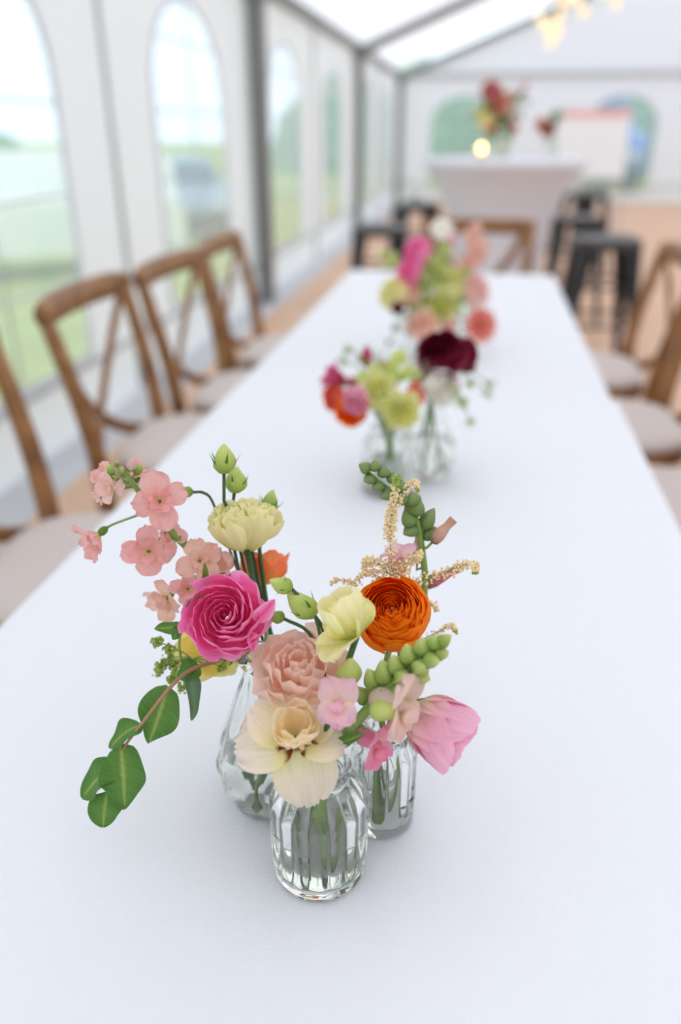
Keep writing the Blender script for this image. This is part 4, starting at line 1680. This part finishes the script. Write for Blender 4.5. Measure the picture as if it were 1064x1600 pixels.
# ---- snapdragons
def snap_floret(parent, P, ax, size, mat, seed, tube_mat=None, openness=1.0, down=None):
    """two-lipped flower: tube, two upper lobes, three lower lobes, puffed palate"""
    ax = V(ax).normalized()
    M = frame(P, ax)
    dn = V(down) if down is not None else -UP
    l = M.to_3x3().inverted() @ dn
    ad = math.atan2(l.y, l.x)
    fl = ovoid(parent, P - ax * size * 1.0, ax, size * 1.08, size * .30, tube_mat or mat, 'floret', 0, 2, .1, .62, 14, 9)
    for i, da in enumerate((-.55, .55)):
        petal(fl, M, ad + PI + da, size * .95, size * .9, R(60), R(5 - 30 * openness), mat, -.1, .13, 1.5, .03, .5, .9, .9, .8, size * .12, -size * .25, seed * 5 + i, 9, 8)
    for i, da in enumerate((-.75, 0, .75)):
        petal(fl, M, ad + da, size * .8, size * .72, R(50), R(-35 * openness), mat, .1, .13, 1.5, .03, .5, .9, .9, .8, size * .12, -size * .25, seed * 7 + i, 9, 8)
    ovoid(fl, P - ax * size * .12 + dn * size * .12, (ax + dn * .4), size * .36, size * .22, mat, 'palate', 0, 2, .2)
    sepals(fl, P - ax * size * 1.02, ax, 5, size * .42, size * .2, R(30), R(78), seed=seed)
    return fl


base, H, nk, Rr = VB['front']
sp = catmull([at(693, 1000, y=.402), at(660, 1028, y=.398), at(612, 1070, y=.390), at(562, 1122, y=.384), at(528, 1166, y=.382), base + V((.006, -.004, H - .004))], 5)
sp += [base + V((.002, .002, .055)), base + V((-.012, .008, .0125))]
t = thing('snapdragon', 'pink snapdragon spike with green buds leaning out of the front bottle', 'flower', sp[-1], 0, 'snapdragons')
tubemesh(t, sp, [.0012 + .0024 * min(1, i / 14) for i in range(len(sp))], 'stem_green')
px_ = pxm(at(620, 1070, y=.39))
BUDS = [(690, 1004, 26, 8, (.9, .7, .2)), (676, 1008, 26, 9, (.35, .95, .3)), (684, 1022, 25, 9, (.95, .2, .3)), (660, 1016, 30, 11, (-.05, 1, .35)), (668, 1032, 27, 10, (.9, -.05, .45)),
        (640, 1030, 34, 12, (-.2, 1, .3)), (655, 1044, 28, 11, (.5, .2, .95)), (646, 1052, 36, 13, (.9, -.35, .4)), (622, 1046, 34, 12, (-.35, .95, .3)), (604, 1064, 44, 14, (-.25, 1, .2)),
        (586, 1072, 40, 12, (-.4, .9, .2)), (616, 1078, 36, 13, (.7, -.6, .45)), (628, 1060, 30, 11, (.3, .1, 1)), (572, 1094, 34, 11, (-.5, .8, .1)), (560, 1140, 30, 9, (.6, -.6, .3)), (590, 1104, 30, 10, (.5, -.75, .3))]
for i, (u, v, L, Rr_, a) in enumerate(BUDS):
    P = at(u, v, y=.394 - .006 * (a[2] > .4))
    a = dirc(*a, P)
    L, Rr_ = L * .95, Rr_ * 1.3
    b = ovoid(t, P - a * 6 * px_, a, L * px_, Rr_ * px_, 'bud_green', 'bud', .5, 5, .09, .8, 20, 9)
    sepals(b, P - a * .0005, a, 4, L * .5 * px_, Rr_ * .95 * px_, R(55), R(84), r0=Rr_ * .35 * px_, seed=i)
# pale yellow-green opening bud
P = at(596, 1108, y=.378)
b = ovoid(t, P, dirc(.35, -.1, 1, P), 40 * px_, 21 * px_, 'bud_lime', 'bud', .4, 2, .2, .75, 16, 10)
sepals(b, P, dirc(.35, -.1, 1, P), 4, 20 * px_, 14 * px_, R(50), R(80), r0=6 * px_, seed=3)
P = at(526, 1098, y=.366)
snap_floret(t, P, dirc(-.25, .12, 1, P), 45 * px_, 'snap_pink', 3)
P = at(596, 1168, y=.378)
snap_floret(t, P, dirc(.7, -.45, .62, P), 50 * px_, 'snap_rose', 5, openness=.2)
P = at(640, 1106, y=.374)
snap_floret(t, P, dirc(.8, -.25, .5, P), 66 * px_, 'blush', 8, openness=.6)
P = at(541, 1066, y=.41)
snap_floret(t, P, dirc(-.2, .3, .9, P), 22 * px_, 'snap_rose', 6, openness=.2)
leaf(t, at(520, 1166, y=.378), at(566, 1148, y=.372), .007, dirc(0, .3, 1), 'leaf_green', .1, .25, .05, 5)

# ---- the darker spike behind, in the slim bottle
base, H, nk, Rr = VB['side']
DY = .505
sp = catmull([at(568, 730, y=DY + .012), at(592, 752, y=DY + .010), at(622, 775, y=DY + .008), at(648, 806, y=DY + .004), at(658, 850, y=DY), at(664, 910, y=DY - .008), at(654, 990, y=DY - .02), base + V((.004, .006, H - .004))], 4)
sp += [base + V((0, .004, .05)), base + V((-.004, -.010, .0125))]
t = thing('snapdragon', 'dusty pink budded spike with a curling green tip behind the orange ranunculus', 'flower', sp[-1], 0, 'snapdragons')
tubemesh(t, sp, [.0009 + .0016 * min(1, i / 14) for i in range(len(sp))], 'stem_green')
px_ = pxm(at(640, 800, y=DY))
for i, (u, v, L, Rr_, a) in enumerate([(578, 735, 20, 9, (-.9, .5, .2)), (588, 736, 18, 8, (-.2, .9, .3)), (584, 746, 19, 8, (-.8, -.3, .4)), (600, 746, 18, 8, (0, .9, .3)), (598, 756, 20, 8, (-.8, -.4, .3)),
                                       (612, 756, 20, 8, (.2, .95, .2)), (612, 768, 22, 9, (-.8, -.5, .3)), (628, 772, 22, 10, (-.3, -.9, .3)), (626, 768, 20, 9, (.1, .9, .4)),
                                       (646, 806, 34, 13, (.15, .95, .3)), (644, 820, 30, 13, (-.4, .8, .4)), (650, 824, 26, 10, (-.7, -.4, .4)), (660, 826, 38, 11, (.5, .85, .2)), (662, 842, 28, 9, (.6, .6, .2)), (648, 790, 24, 11, (-.2, .9, .3))]):
    P = at(u, v, y=DY + .004)
    a = dirc(*a, P)
    Rr_ *= 1.2
    b = ovoid(t, P, a, L * px_, Rr_ * px_, 'bud_darkgreen', 'bud', .2, 2, .16, .8, 12, 8)
    sepals(b, P, a, 4, L * .5 * px_, Rr_ * .9 * px_, R(60), R(84), r0=Rr_ * .3 * px_, seed=i)
for i, (u, v, L, Rr_, a, mt) in enumerate([(676, 846, 48, 11, (.68, .72, .1), 'tube_dusty'), (652, 878, 52, 11, (.1, 1, .1), 'tube_dusty'), (664, 914, 66, 11, (.85, .42, .1), 'tube_rose')]):
    P = at(u, v, y=DY - .002)
    a = dirc(*a, P)
    b = ovoid(t, P, a, L * px_, Rr_ * px_, mt, 'bud', .2, 2, .1, .62, 14, 9, 2.2)
    sepals(b, P - a * .001, a, 5, L * .36 * px_, Rr_ * px_, R(50), R(82), r0=Rr_ * .35 * px_, seed=i)
    q = min(sp, key=lambda s: (s - P).length)
    tubemesh(t, [P, P - a * .006, q - UP * .004], .0011, 'stem_green', 'pedicel', 5)
P = at(622, 862, y=DY - .016)
snap_floret(t, P, dirc(-.1, .95, .25, P), 36 * px_, 'snap_pink', 9, openness=.1)


# ---- astilbe
def plume(parent, pts, w0, w1, n, mat, rr, seed, name='plume', tipgreen=None):
    """tiny florets crowded along a twig"""
    rnd = random.Random(seed)
    path = catmull(pts, 6)
    tubemesh(parent, path, .0005, 'stem_green', 'twig', 5)
    g = MB()
    g2 = MB()
    for i in range(n):
        f = rnd.random()
        k = f * (len(path) - 1)
        a = path[int(k)]
        b = path[min(len(path) - 1, int(k) + 1)]
        c = a.lerp(b, k - int(k))
        w = w0 + (w1 - w0) * f
        d = V((rnd.gauss(0, 1), rnd.gauss(0, 1), rnd.gauss(0, 1))).normalized() * 1.5 * w * rnd.random() ** .6
        r = rr * rnd.uniform(.8, 1.7)
        (g2 if tipgreen and f > .9 else g).blob(c + d, r, d + V((0, 0, 1e-4)), rnd.uniform(.7, 1.5), 5, 3)
    o = g.build(name, mat, parent, True, True)
    o['kind'] = 'stuff'
    if g2.v:
        o = g2.build('green_tip', tipgreen, parent, True, True)
        o['kind'] = 'stuff'


AY = .482
hd = at(612, 905, y=AY)
t, pts = stemmed('astilbe', 'cream astilbe with feathery plumes around the orange ranunculus', 'side', 5, hd, dirc(0, 1, 0), .0011, lead=.05)
A = lambda u, v, d=0: at(u, v, y=AY + d)
plume(t, [A(612, 900), A(610, 830), A(614, 790), A(620, 745)], .0048, .0020, 330, 'astilbe_cream', .00082, 1, tipgreen='alchemilla_green')
plume(t, [A(614, 800), A(634, 765), A(650, 753), A(653, 768)], .0028, .0012, 110, 'astilbe_cream', .00075, 2, tipgreen='alchemilla_green')
plume(t, [A(612, 900), A(590, 880), A(575, 876), A(567, 888)], .0052, .0015, 170, 'astilbe_cream', .00082, 3)
plume(t, [A(614, 900), A(632, 884), A(648, 874), A(660, 862)], .0055, .0018, 190, 'astilbe_cream', .00082, 4)
plume(t, [A(600, 905, -.004), A(575, 895, -.004), A(556, 906, -.004)], .0045, .0015, 120, 'astilbe_cream', .0008, 5)
plume(t, [A(640, 915), A(690, 896), A(728, 882), A(742, 884), A(743, 896)], .0050, .0013, 240, 'astilbe_cream', .0008, 6, tipgreen='alchemilla_green')
plume(t, [A(655, 950), A(678, 946), A(684, 955)], .0028, .0012, 60, 'astilbe_cream', .00075, 7)
plume(t, [A(660, 1000), A(690, 984), A(706, 978), A(713, 988)], .0030, .001, 90, 'astilbe_cream', .00075, 8, tipgreen='alchemilla_green')
plume(t, [A(655, 1030), A(685, 1025), A(698, 1026)], .0026, .0012, 60, 'astilbe_cream', .00075, 9)
plume(t, [A(560, 915), A(530, 906), A(516, 914)], .0026, .001, 60, 'astilbe_cream', .00075, 10)


# ---- lady's mantle
def mantle(parent, root, tips, seed, rr=.0015, n=40, spread=.0052):
    rnd = random.Random(seed)
    for k, p in enumerate(tips):
        tubemesh(parent, bez(root, root.lerp(p, .4) + V((0, 0, .006)), root.lerp(p, .8), p, 5), .0005, 'stem_green', 'twig', 5)
        g = MB()
        for i in range(n):
            d = V((rnd.gauss(0, 1), rnd.gauss(0, 1), rnd.gauss(0, 1))).normalized() * spread * rnd.random() ** .5
            c = p + d
            ax_ = (d + V((0, 0, .002))).normalized()
            g.blob(c, rr * rnd.uniform(.7, 1.2), ax_, .55, 5, 2)
        o = g.build('flower_cluster', 'alchemilla_green', parent, True, True)
        o['kind'] = 'stuff'


MY = .446
hd = at(300, 1030, y=MY)
t, pts = stemmed('ladys_mantle', "frothy green lady's mantle sprig beside the yellow poppy", 'tear', 1, hd, dirc(-.8, .5, .2), .0009, lead=.03, cat='plant')
mantle(t, hd, [at(u, v, y=MY - .006 + .003 * (i % 4)) for i, (u, v) in enumerate([(245, 1002), (264, 1014), (246, 1048), (262, 1030), (280, 1050), (286, 1074), (272, 1040), (346, 1042), (354, 1030), (252, 1040), (270, 1060)])], 5)
tubemesh(t, catmull([at(318, 930, y=.425), at(296, 942, y=.42), at(285, 975, y=.42), at(280, 1010, y=.43), at(288, 1050, y=.44)], 5), .0009, 'stem_green', 'twig', 6)
leaf(t, at(284, 980, y=.424), at(240, 982, y=.42), .009, dirc(0, .5, 1), 'leaf_green', .05, .2, .1, 2)
leaf(t, at(282, 978, y=.424), at(270, 1000, y=.42), .008, dirc(0, .2, 1), 'leaf_green', .05, .2, .1, 3)

# ---- drooping leafy branch
base, H, nk, Rr = VB['tear']
br = catmull([at(190, 1172, y=.366), at(228, 1122, y=.378), at(266, 1074, y=.396), at(300, 1046, y=.420), at(345, 1032, y=.440), base + V((-.005, -.004, H - .004))], 5)
br += [base + V((.004, 0, .07)), base + V((.012, .012, .0125))]
t = thing('leafy_branch', 'drooping branch of round green leaves hanging from the faceted bottle', 'plant', br[-1])
tubemesh(t, br, [.0009 + .0007 * min(1, i / 16) for i in range(len(br))], 'stem_brown')
for i, (a, b, w, nrm, bend, mt) in enumerate([
        ((262, 1076, .394), (232, 1166, .378), 58, (.15, .25, 1), .10, 'leaf_green'),
        ((218, 1128, .378), (168, 1166, .362), 42, (-.2, .8, .6), .12, 'leaf_green'),
        ((190, 1168, .364), (196, 1268, .352), 64, (.1, .2, 1), .08, 'leaf_green'),
        ((178, 1192, .364), (123, 1246, .352), 56, (-.4, .5, .8), .10, 'leaf_green'),
        ((166, 1240, .360), (160, 1294, .350), 52, (-.2, .05, 1), .08, 'leaf_green'),
        ((300, 1048, .418), (306, 1130, .408), 24, (.6, .1, 1), .14, 'leaf_dull'),
        ((312, 1040, .425), (276, 1058, .415), 34, (0, .3, 1), .10, 'leaf_green')]):
    A_ = at(a[0], a[1], y=a[2])
    B_ = at(b[0], b[1], y=b[2])
    leaf(t, A_, B_, w * pxm(A_), dirc(*nrm, A_), mt, bend, .16, .085, 10 + i, .72, 18, 10)


# ================================================================== THE POSIES FURTHER DOWN THE TABLE
def bloom(kind, label, vase, slot, u, v, y, Rpx, mat, axis, name=None, seed=1, stem='stem_green'):
    P = at(u, v, y=y)
    s = pxm(P)
    ax = dirc(*axis, P)
    Rm = Rpx * s
    nm = name or {'ball': 'ranunculus', 'cup': 'lisianthus', 'open': 'anemone', 'trumpet': 'freesia', 'bud': 'freesia', 'stock': 'stock_flower', 'daisy': 'scabious'}[kind]
    t, pts = stemmed(nm, label, vase, slot, P - ax * Rm * .7, ax, .0018, stem)
    M = frame(P, ax, seed)
    if kind == 'ball':
        rose(t, M, Rm, mat, ranunculus_rings(6, 5, .15), seed, .03, .02)
    elif kind == 'cup':
        rose(t, M, Rm, mat, [(3, .3, .26, .5, .4, 1.4), (4, .65, .64, .5, .7, 1.15), (4, .95, 1.0, .36, .9, 1.0)], seed, .09, .03, .1, .12)
        sepals(t, P - ax * Rm * .9, ax, 5, Rm * .7, Rm * .2, R(20), R(60), seed=seed)
    elif kind == 'open':
        for i in range(7):
            petal(t, M, 2 * PI * i / 7, Rm, Rm * .95, R(45), R(0), mat, .2, .04, 2, .02, .4, .85, .9, .8, Rm * .1, -Rm * .3, seed * 9 + i)
        ovoid(t, P - ax * Rm * .2, ax, Rm * .3, Rm * .18, 'bud_lime', 'flower_centre', 0, 8, .1)
    elif kind == 'daisy':
        for k, (f, a) in enumerate(((1.0, 8), (.75, 25), (.45, 50))):
            for i in range(9 - 2 * k):
                petal(t, M, 2 * PI * i / (9 - 2 * k) + k, Rm * f, Rm * f * .75, R(a + 20), R(a - 10), mat, .15, .05, 2, .03, .4, .85, .9, .8, Rm * .06, -Rm * .15, seed * 9 + i + 20 * k)
        ovoid(t, P - ax * Rm * .1, ax, Rm * .25, Rm * .15, 'rust', 'flower_centre', 0, 8, .1)
    elif kind == 'trumpet':
        for i in range(6):
            petal(t, M, 2 * PI * i / 6, Rm * 1.7, Rm * .95, R(76), R(40), mat, .35, .03, 2, .01, .5, .9, .92, 1.2, Rm * .12, -Rm * .9, seed * 9 + i)
        ovoid(t, P - ax * Rm * 1.0, ax, Rm * .7, Rm * .28, 'sepal_green', 'calyx')
    elif kind == 'bud':
        ovoid(t, P - ax * Rm, ax, Rm * 2, Rm * .55, mat, 'bud', .6, 3, .1)
        sepals(t, P - ax * Rm, ax, 4, Rm * .7, Rm * .4, R(50), R(85), r0=Rm * .15, seed=seed)
    elif kind == 'stock':
        rnd = random.Random(seed)
        for i in range(9):
            f = i / 8
            c = P + UP * Rm * (1.1 - 2.2 * f) + RIGHT * Rm * rnd.uniform(-.8, .8) - FWD * Rm * rnd.uniform(-.2, .5)
            stock_floret(t, c, dirc(rnd.uniform(-.6, .6), .2, .9, c), Rm * (.42 + .2 * f), mat, seed * 11 + i, 7)
    return t


def greenery(label, vase, slot, tips, mat='leaf_green', W=14, seed=1, name='foliage_sprig', frothy=None):
    rnd = random.Random(seed)
    base, H, nk, Rr = VB[vase]
    hd = base + V((0, 0, H + .03))
    pts = vase_path(vase, hd, V((0, 0, 1)), slot, .01, 4)
    t = thing(name, label, 'plant', pts[-1])
    tubemesh(t, pts, .0012, 'stem_green')
    for k, (u, v, y) in enumerate(tips):
        p = at(u, v, y=y)
        c = bez(hd, hd + V((0, 0, .03)), hd.lerp(p, .6) + V((0, 0, .02)), p, 7)
        tubemesh(t, c, .0009, 'stem_green', 'twig', 5)
        if frothy:
            g = MB()
            for i in range(26):
                d = V((rnd.gauss(0, 1), rnd.gauss(0, 1), rnd.gauss(0, 1))).normalized() * .011 * rnd.random() ** .5
                g.blob(p + d, .0019 * rnd.uniform(.7, 1.3), d + V((0, 0, .001)), .6, 5, 2)
            o = g.build('flower_cluster', frothy, t, True, True)
            o['kind'] = 'stuff'
        else:
            s = pxm(p)
            for i in range(4):
                q = c[3 + i]
                d = dirc(rnd.uniform(-1, 1), rnd.uniform(.1, 1), rnd.uniform(-.3, .6))
                leaf(t, q, q + d * W * 1.7 * s, W * s, dirc(rnd.uniform(-.5, .5), .5, .8), mat, .1, .2, .05, seed * 20 + k * 5 + i)
            leaf(t, p, p + (p - c[-2]).normalized() * W * 1.6 * s, W * s, dirc(0, .5, .8), mat, .1, .2, .05, seed * 20 + k * 5 + 4)
    return t


G2 = p4.y
bloom('ball', 'glowing orange ranunculus hanging low over the ribbed bottle with magenta freesia', 'mid', 1, 548, 642, G2 - .03, 26, 'orange', (-.2, -.25, .9), seed=3)
bloom('ball', 'coral red ranunculus tucked under the magenta freesia', 'mid', 2, 522, 622, G2 + .0, 22, 'red_coral', (-.6, 0, .7), seed=4)
bloom('cup', 'candy pink closed tulip shaped flower between orange and lime blooms', 'mid', 3, 556, 626, G2 - .045, 21, 'soft_pink', (-.2, -.3, .8), seed=5)
bloom('trumpet', 'magenta freesia trumpet leaning out towards the windows', 'mid', 4, 522, 590, G2 + .01, 24, 'magenta', (-.75, .45, .4), seed=6)
bloom('trumpet', 'small magenta freesia flower above the orange ranunculus', 'mid', 5, 552, 598, G2 + .03, 16, 'magenta', (-.1, .8, .3), seed=7)
bloom('bud', 'upright closed magenta freesia bud', 'mid', 1.5, 573, 556, G2 + .03, 17, 'magenta', (.05, 1, 0), seed=8)
bloom('cup', 'lime yellow ruffled flower above the middle bottles', 'mid', 2.5, 590, 612, G2 - .02, 30, 'lime_yellow', (-.2, .3, .8), seed=9)
bloom('cup', 'lime yellow ruffled flower hanging over the bottle rim', 'mid', 3.5, 626, 640, G2 - .04, 29, 'lime_yellow', (.1, -.2, .9), seed=10)
bloom('stock', 'small coral orange spray between lime and white flowers', 'mid', 4.5, 650, 620, G2 + .0, 17, 'red_coral', (.2, .2, .9), seed=11)
bloom('open', 'dusky pink and green flower half hidden by the lime blooms', 'mid', 5.5, 600, 575, G2 + .05, 17, 'tube_rose', (-.2, .6, .6), seed=12)
G3 = p5.y
bloom('ball', 'deep burgundy ranunculus with velvety dark petals', 'midtear', 1, 690, 556, G3 - .01, 42, 'burgundy', (-.05, .3, .9), seed=13)
bloom('cup', 'burgundy flower turned away beside the big burgundy ranunculus', 'midtear', 2, 726, 556, G3 + .01, 27, 'burgundy', (.7, .1, .5), seed=14)
bloom('cup', 'white ruffled flower below the burgundy ranunculus', 'midtear', 3, 664, 590, G3 - .03, 24, 'ivory', (-.2, .2, .9), seed=15)
bloom('cup', 'ivory drooping flower under the burgundy ranunculus', 'midtear', 4, 690, 606, G3 - .035, 27, 'ivory', (.3, -.3, .8), seed=16)
greenery('loose green leaves rising from the middle ribbed bottle', 'mid', 3, [(600, 590, G2 + .02), (575, 590, G2), (640, 590, G2 + .03), (618, 560, G2 + .05)], 'bud_lime', 16, 2)
greenery('airy pale green sprig beside the magenta bud', 'mid', 6, [(545, 545, G2 + .04), (562, 560, G2 + .02), (535, 565, G2 + .05), (590, 560, G2 + .05)], frothy='alchemilla_green', seed=3)
greenery('wispy green sprig trailing out past the faceted bottle on the aisle side', 'midtear', 6, [(735, 600, G3 - .03), (762, 615, G3 - .03), (725, 630, G3 - .04), (735, 660, G3 - .05), (765, 600, G3), (715, 628, G3 - .05)], frothy='alchemilla_green', seed=4)

G4 = p6.y
bloom('ball', 'hot pink ranunculus high in the posy near the head chair', 'far', 1, 652, 392, G4 + .0, 22, 'hot_pink', (-.4, .3, .7), seed=23)
bloom('cup', 'hot pink ruffled flower below the other one near the head chair', 'far', 2, 640, 424, G4 - .01, 20, 'hot_pink', (-.5, .1, .7), seed=24)
bloom('cup', 'small white flower at the top of the posy near the head chair', 'far', 3, 690, 358, G4 + .03, 17, 'ivory', (0, .6, .7), seed=25)
bloom('stock', 'salmon pink stock standing tall in the posy near the head chair', 'fartear', 1, 732, 385, G4 + .06, 27, 'dusty_peach', (.2, .4, .8), seed=26)
bloom('cup', 'cream flower with a green edge beside the small dark red bud', 'far', 4, 616, 458, G4 - .02, 24, 'pale_yellow', (-.5, .3, .7), seed=27)
bloom('cup', 'cream peach flower above the dark red bud', 'far', 5, 640, 464, G4 - .03, 19, 'peach', (-.2, .3, .9), seed=28)
bloom('ball', 'small dark red button flower under the cream bloom', 'far', 6, 621, 482, G4 - .05, 11, 'burgundy', (-.3, -.2, .9), seed=29)
bloom('cup', 'peach rose like flower behind the burgundy ranunculus', 'far', 1.7, 660, 508, G4 - .08, 24, 'peach', (-.1, .3, .9), seed=30)
bloom('cup', 'pale blush flower on the aisle side of the posy near the head chair', 'fartear', 2, 742, 452, G4 + .03, 24, 'blush', (.5, .3, .7), seed=31)
bloom('daisy', 'salmon coral frilled flower tilting out towards the aisle', 'fartear', 3, 751, 508, G4 - .04, 29, 'salmon_coral', (.45, .1, .85), seed=32)
bloom('cup', 'lime green budded flower in the middle of the posy near the head chair', 'fartear', 4, 700, 440, G4 + .0, 26, 'lime_yellow', (0, .5, .8), seed=33)
bloom('cup', 'lime green drooping bloom above the peach flower', 'fartear', 5, 690, 485, G4 - .03, 24, 'lime_yellow', (0, .2, .9), seed=34)
bloom('bud', 'pink tipped bud next to the small white flower', 'far', 2.6, 706, 372, G4 + .03, 12, 'soft_pink', (.2, .9, .3), seed=35)
bloom('cup', 'tiny blush flower between peach and coral blooms', 'far', 3.3, 701, 512, G4 - .07, 12, 'blush', (0, .3, .9), seed=36)
greenery('bright green leafy sprigs filling the posy near the head chair', 'far', 3.5, [(680, 420, G4), (665, 455, G4), (705, 470, G4 - .02), (720, 430, G4 + .03), (688, 395, G4 + .02), (735, 480, G4), (650, 500, G4 - .05)], 'bud_green', 15, 6)
greenery('single lime green twig leaning out towards the windows', 'far', 6.5, [(604, 400, G4 + .03), (610, 415, G4 + .03)], 'bud_lime', 11, 7)
greenery('thin trailing green twigs below the cream bloom', 'far', 7, [(612, 530, G4 - .10), (630, 545, G4 - .11), (620, 510, G4 - .08)], 'leaf_green', 8, 8)

# ---- on the high table
B1 = VB['bar'][0].y
for i, (u, v, r, mt, k) in enumerate([(768, 150, 17, 'rust', 'stock'), (790, 158, 15, 'dusty_peach', 'stock'), (760, 180, 17, 'pale_yellow', 'cup'), (768, 196, 15, 'rust', 'ball'), (790, 178, 15, 'burgundy', 'ball'), (801, 199, 10, 'red_coral', 'ball'), (770, 138, 11, 'magenta', 'cup'), (820, 134, 9, 'snap_rose', 'bud')]):
    lab = ['rust red stock standing tallest in the high table vase', 'peach stock beside the rust red one in the high table vase', 'pale yellow green bloom in the high table vase', 'round rust bloom low in the high table vase',
           'dark burgundy bloom in the middle of the high table vase', 'small coral red bloom hanging out of the high table vase', 'magenta bloom at the top of the high table vase', 'pink bud on a long stem of the high table vase'][i]
    bloom(k, lab, 'bar', 1 + .6 * i, u, v, B1 - .06 + .02 * i, r, mt, (-.2 + .07 * i, .5, .8), seed=50 + i)
greenery('green leafy stems in the high table vase', 'bar', 4, [(812, 158, B1), (805, 172, B1 - .03), (775, 205, B1 - .05), (750, 178, B1), (795, 200, B1 - .05), (785, 170, B1)], 'leaf_green', 12, 9)
B2 = VB['barsmall'][0].y
bloom('ball', 'rust red bloom in the small bottle on the high table', 'barsmall', 1, 856, 202, B2 - .02, 13, 'rust', (0, .4, .9), seed=61)
bloom('cup', 'blush peach bloom in the small bottle on the high table', 'barsmall', 2, 847, 194, B2, 11, 'dusty_peach', (-.4, .4, .8), seed=62)
greenery('green leaf sprig in the small bottle on the high table', 'barsmall', 3, [(867, 186, B2), (862, 200, B2)], 'leaf_green', 9, 10)
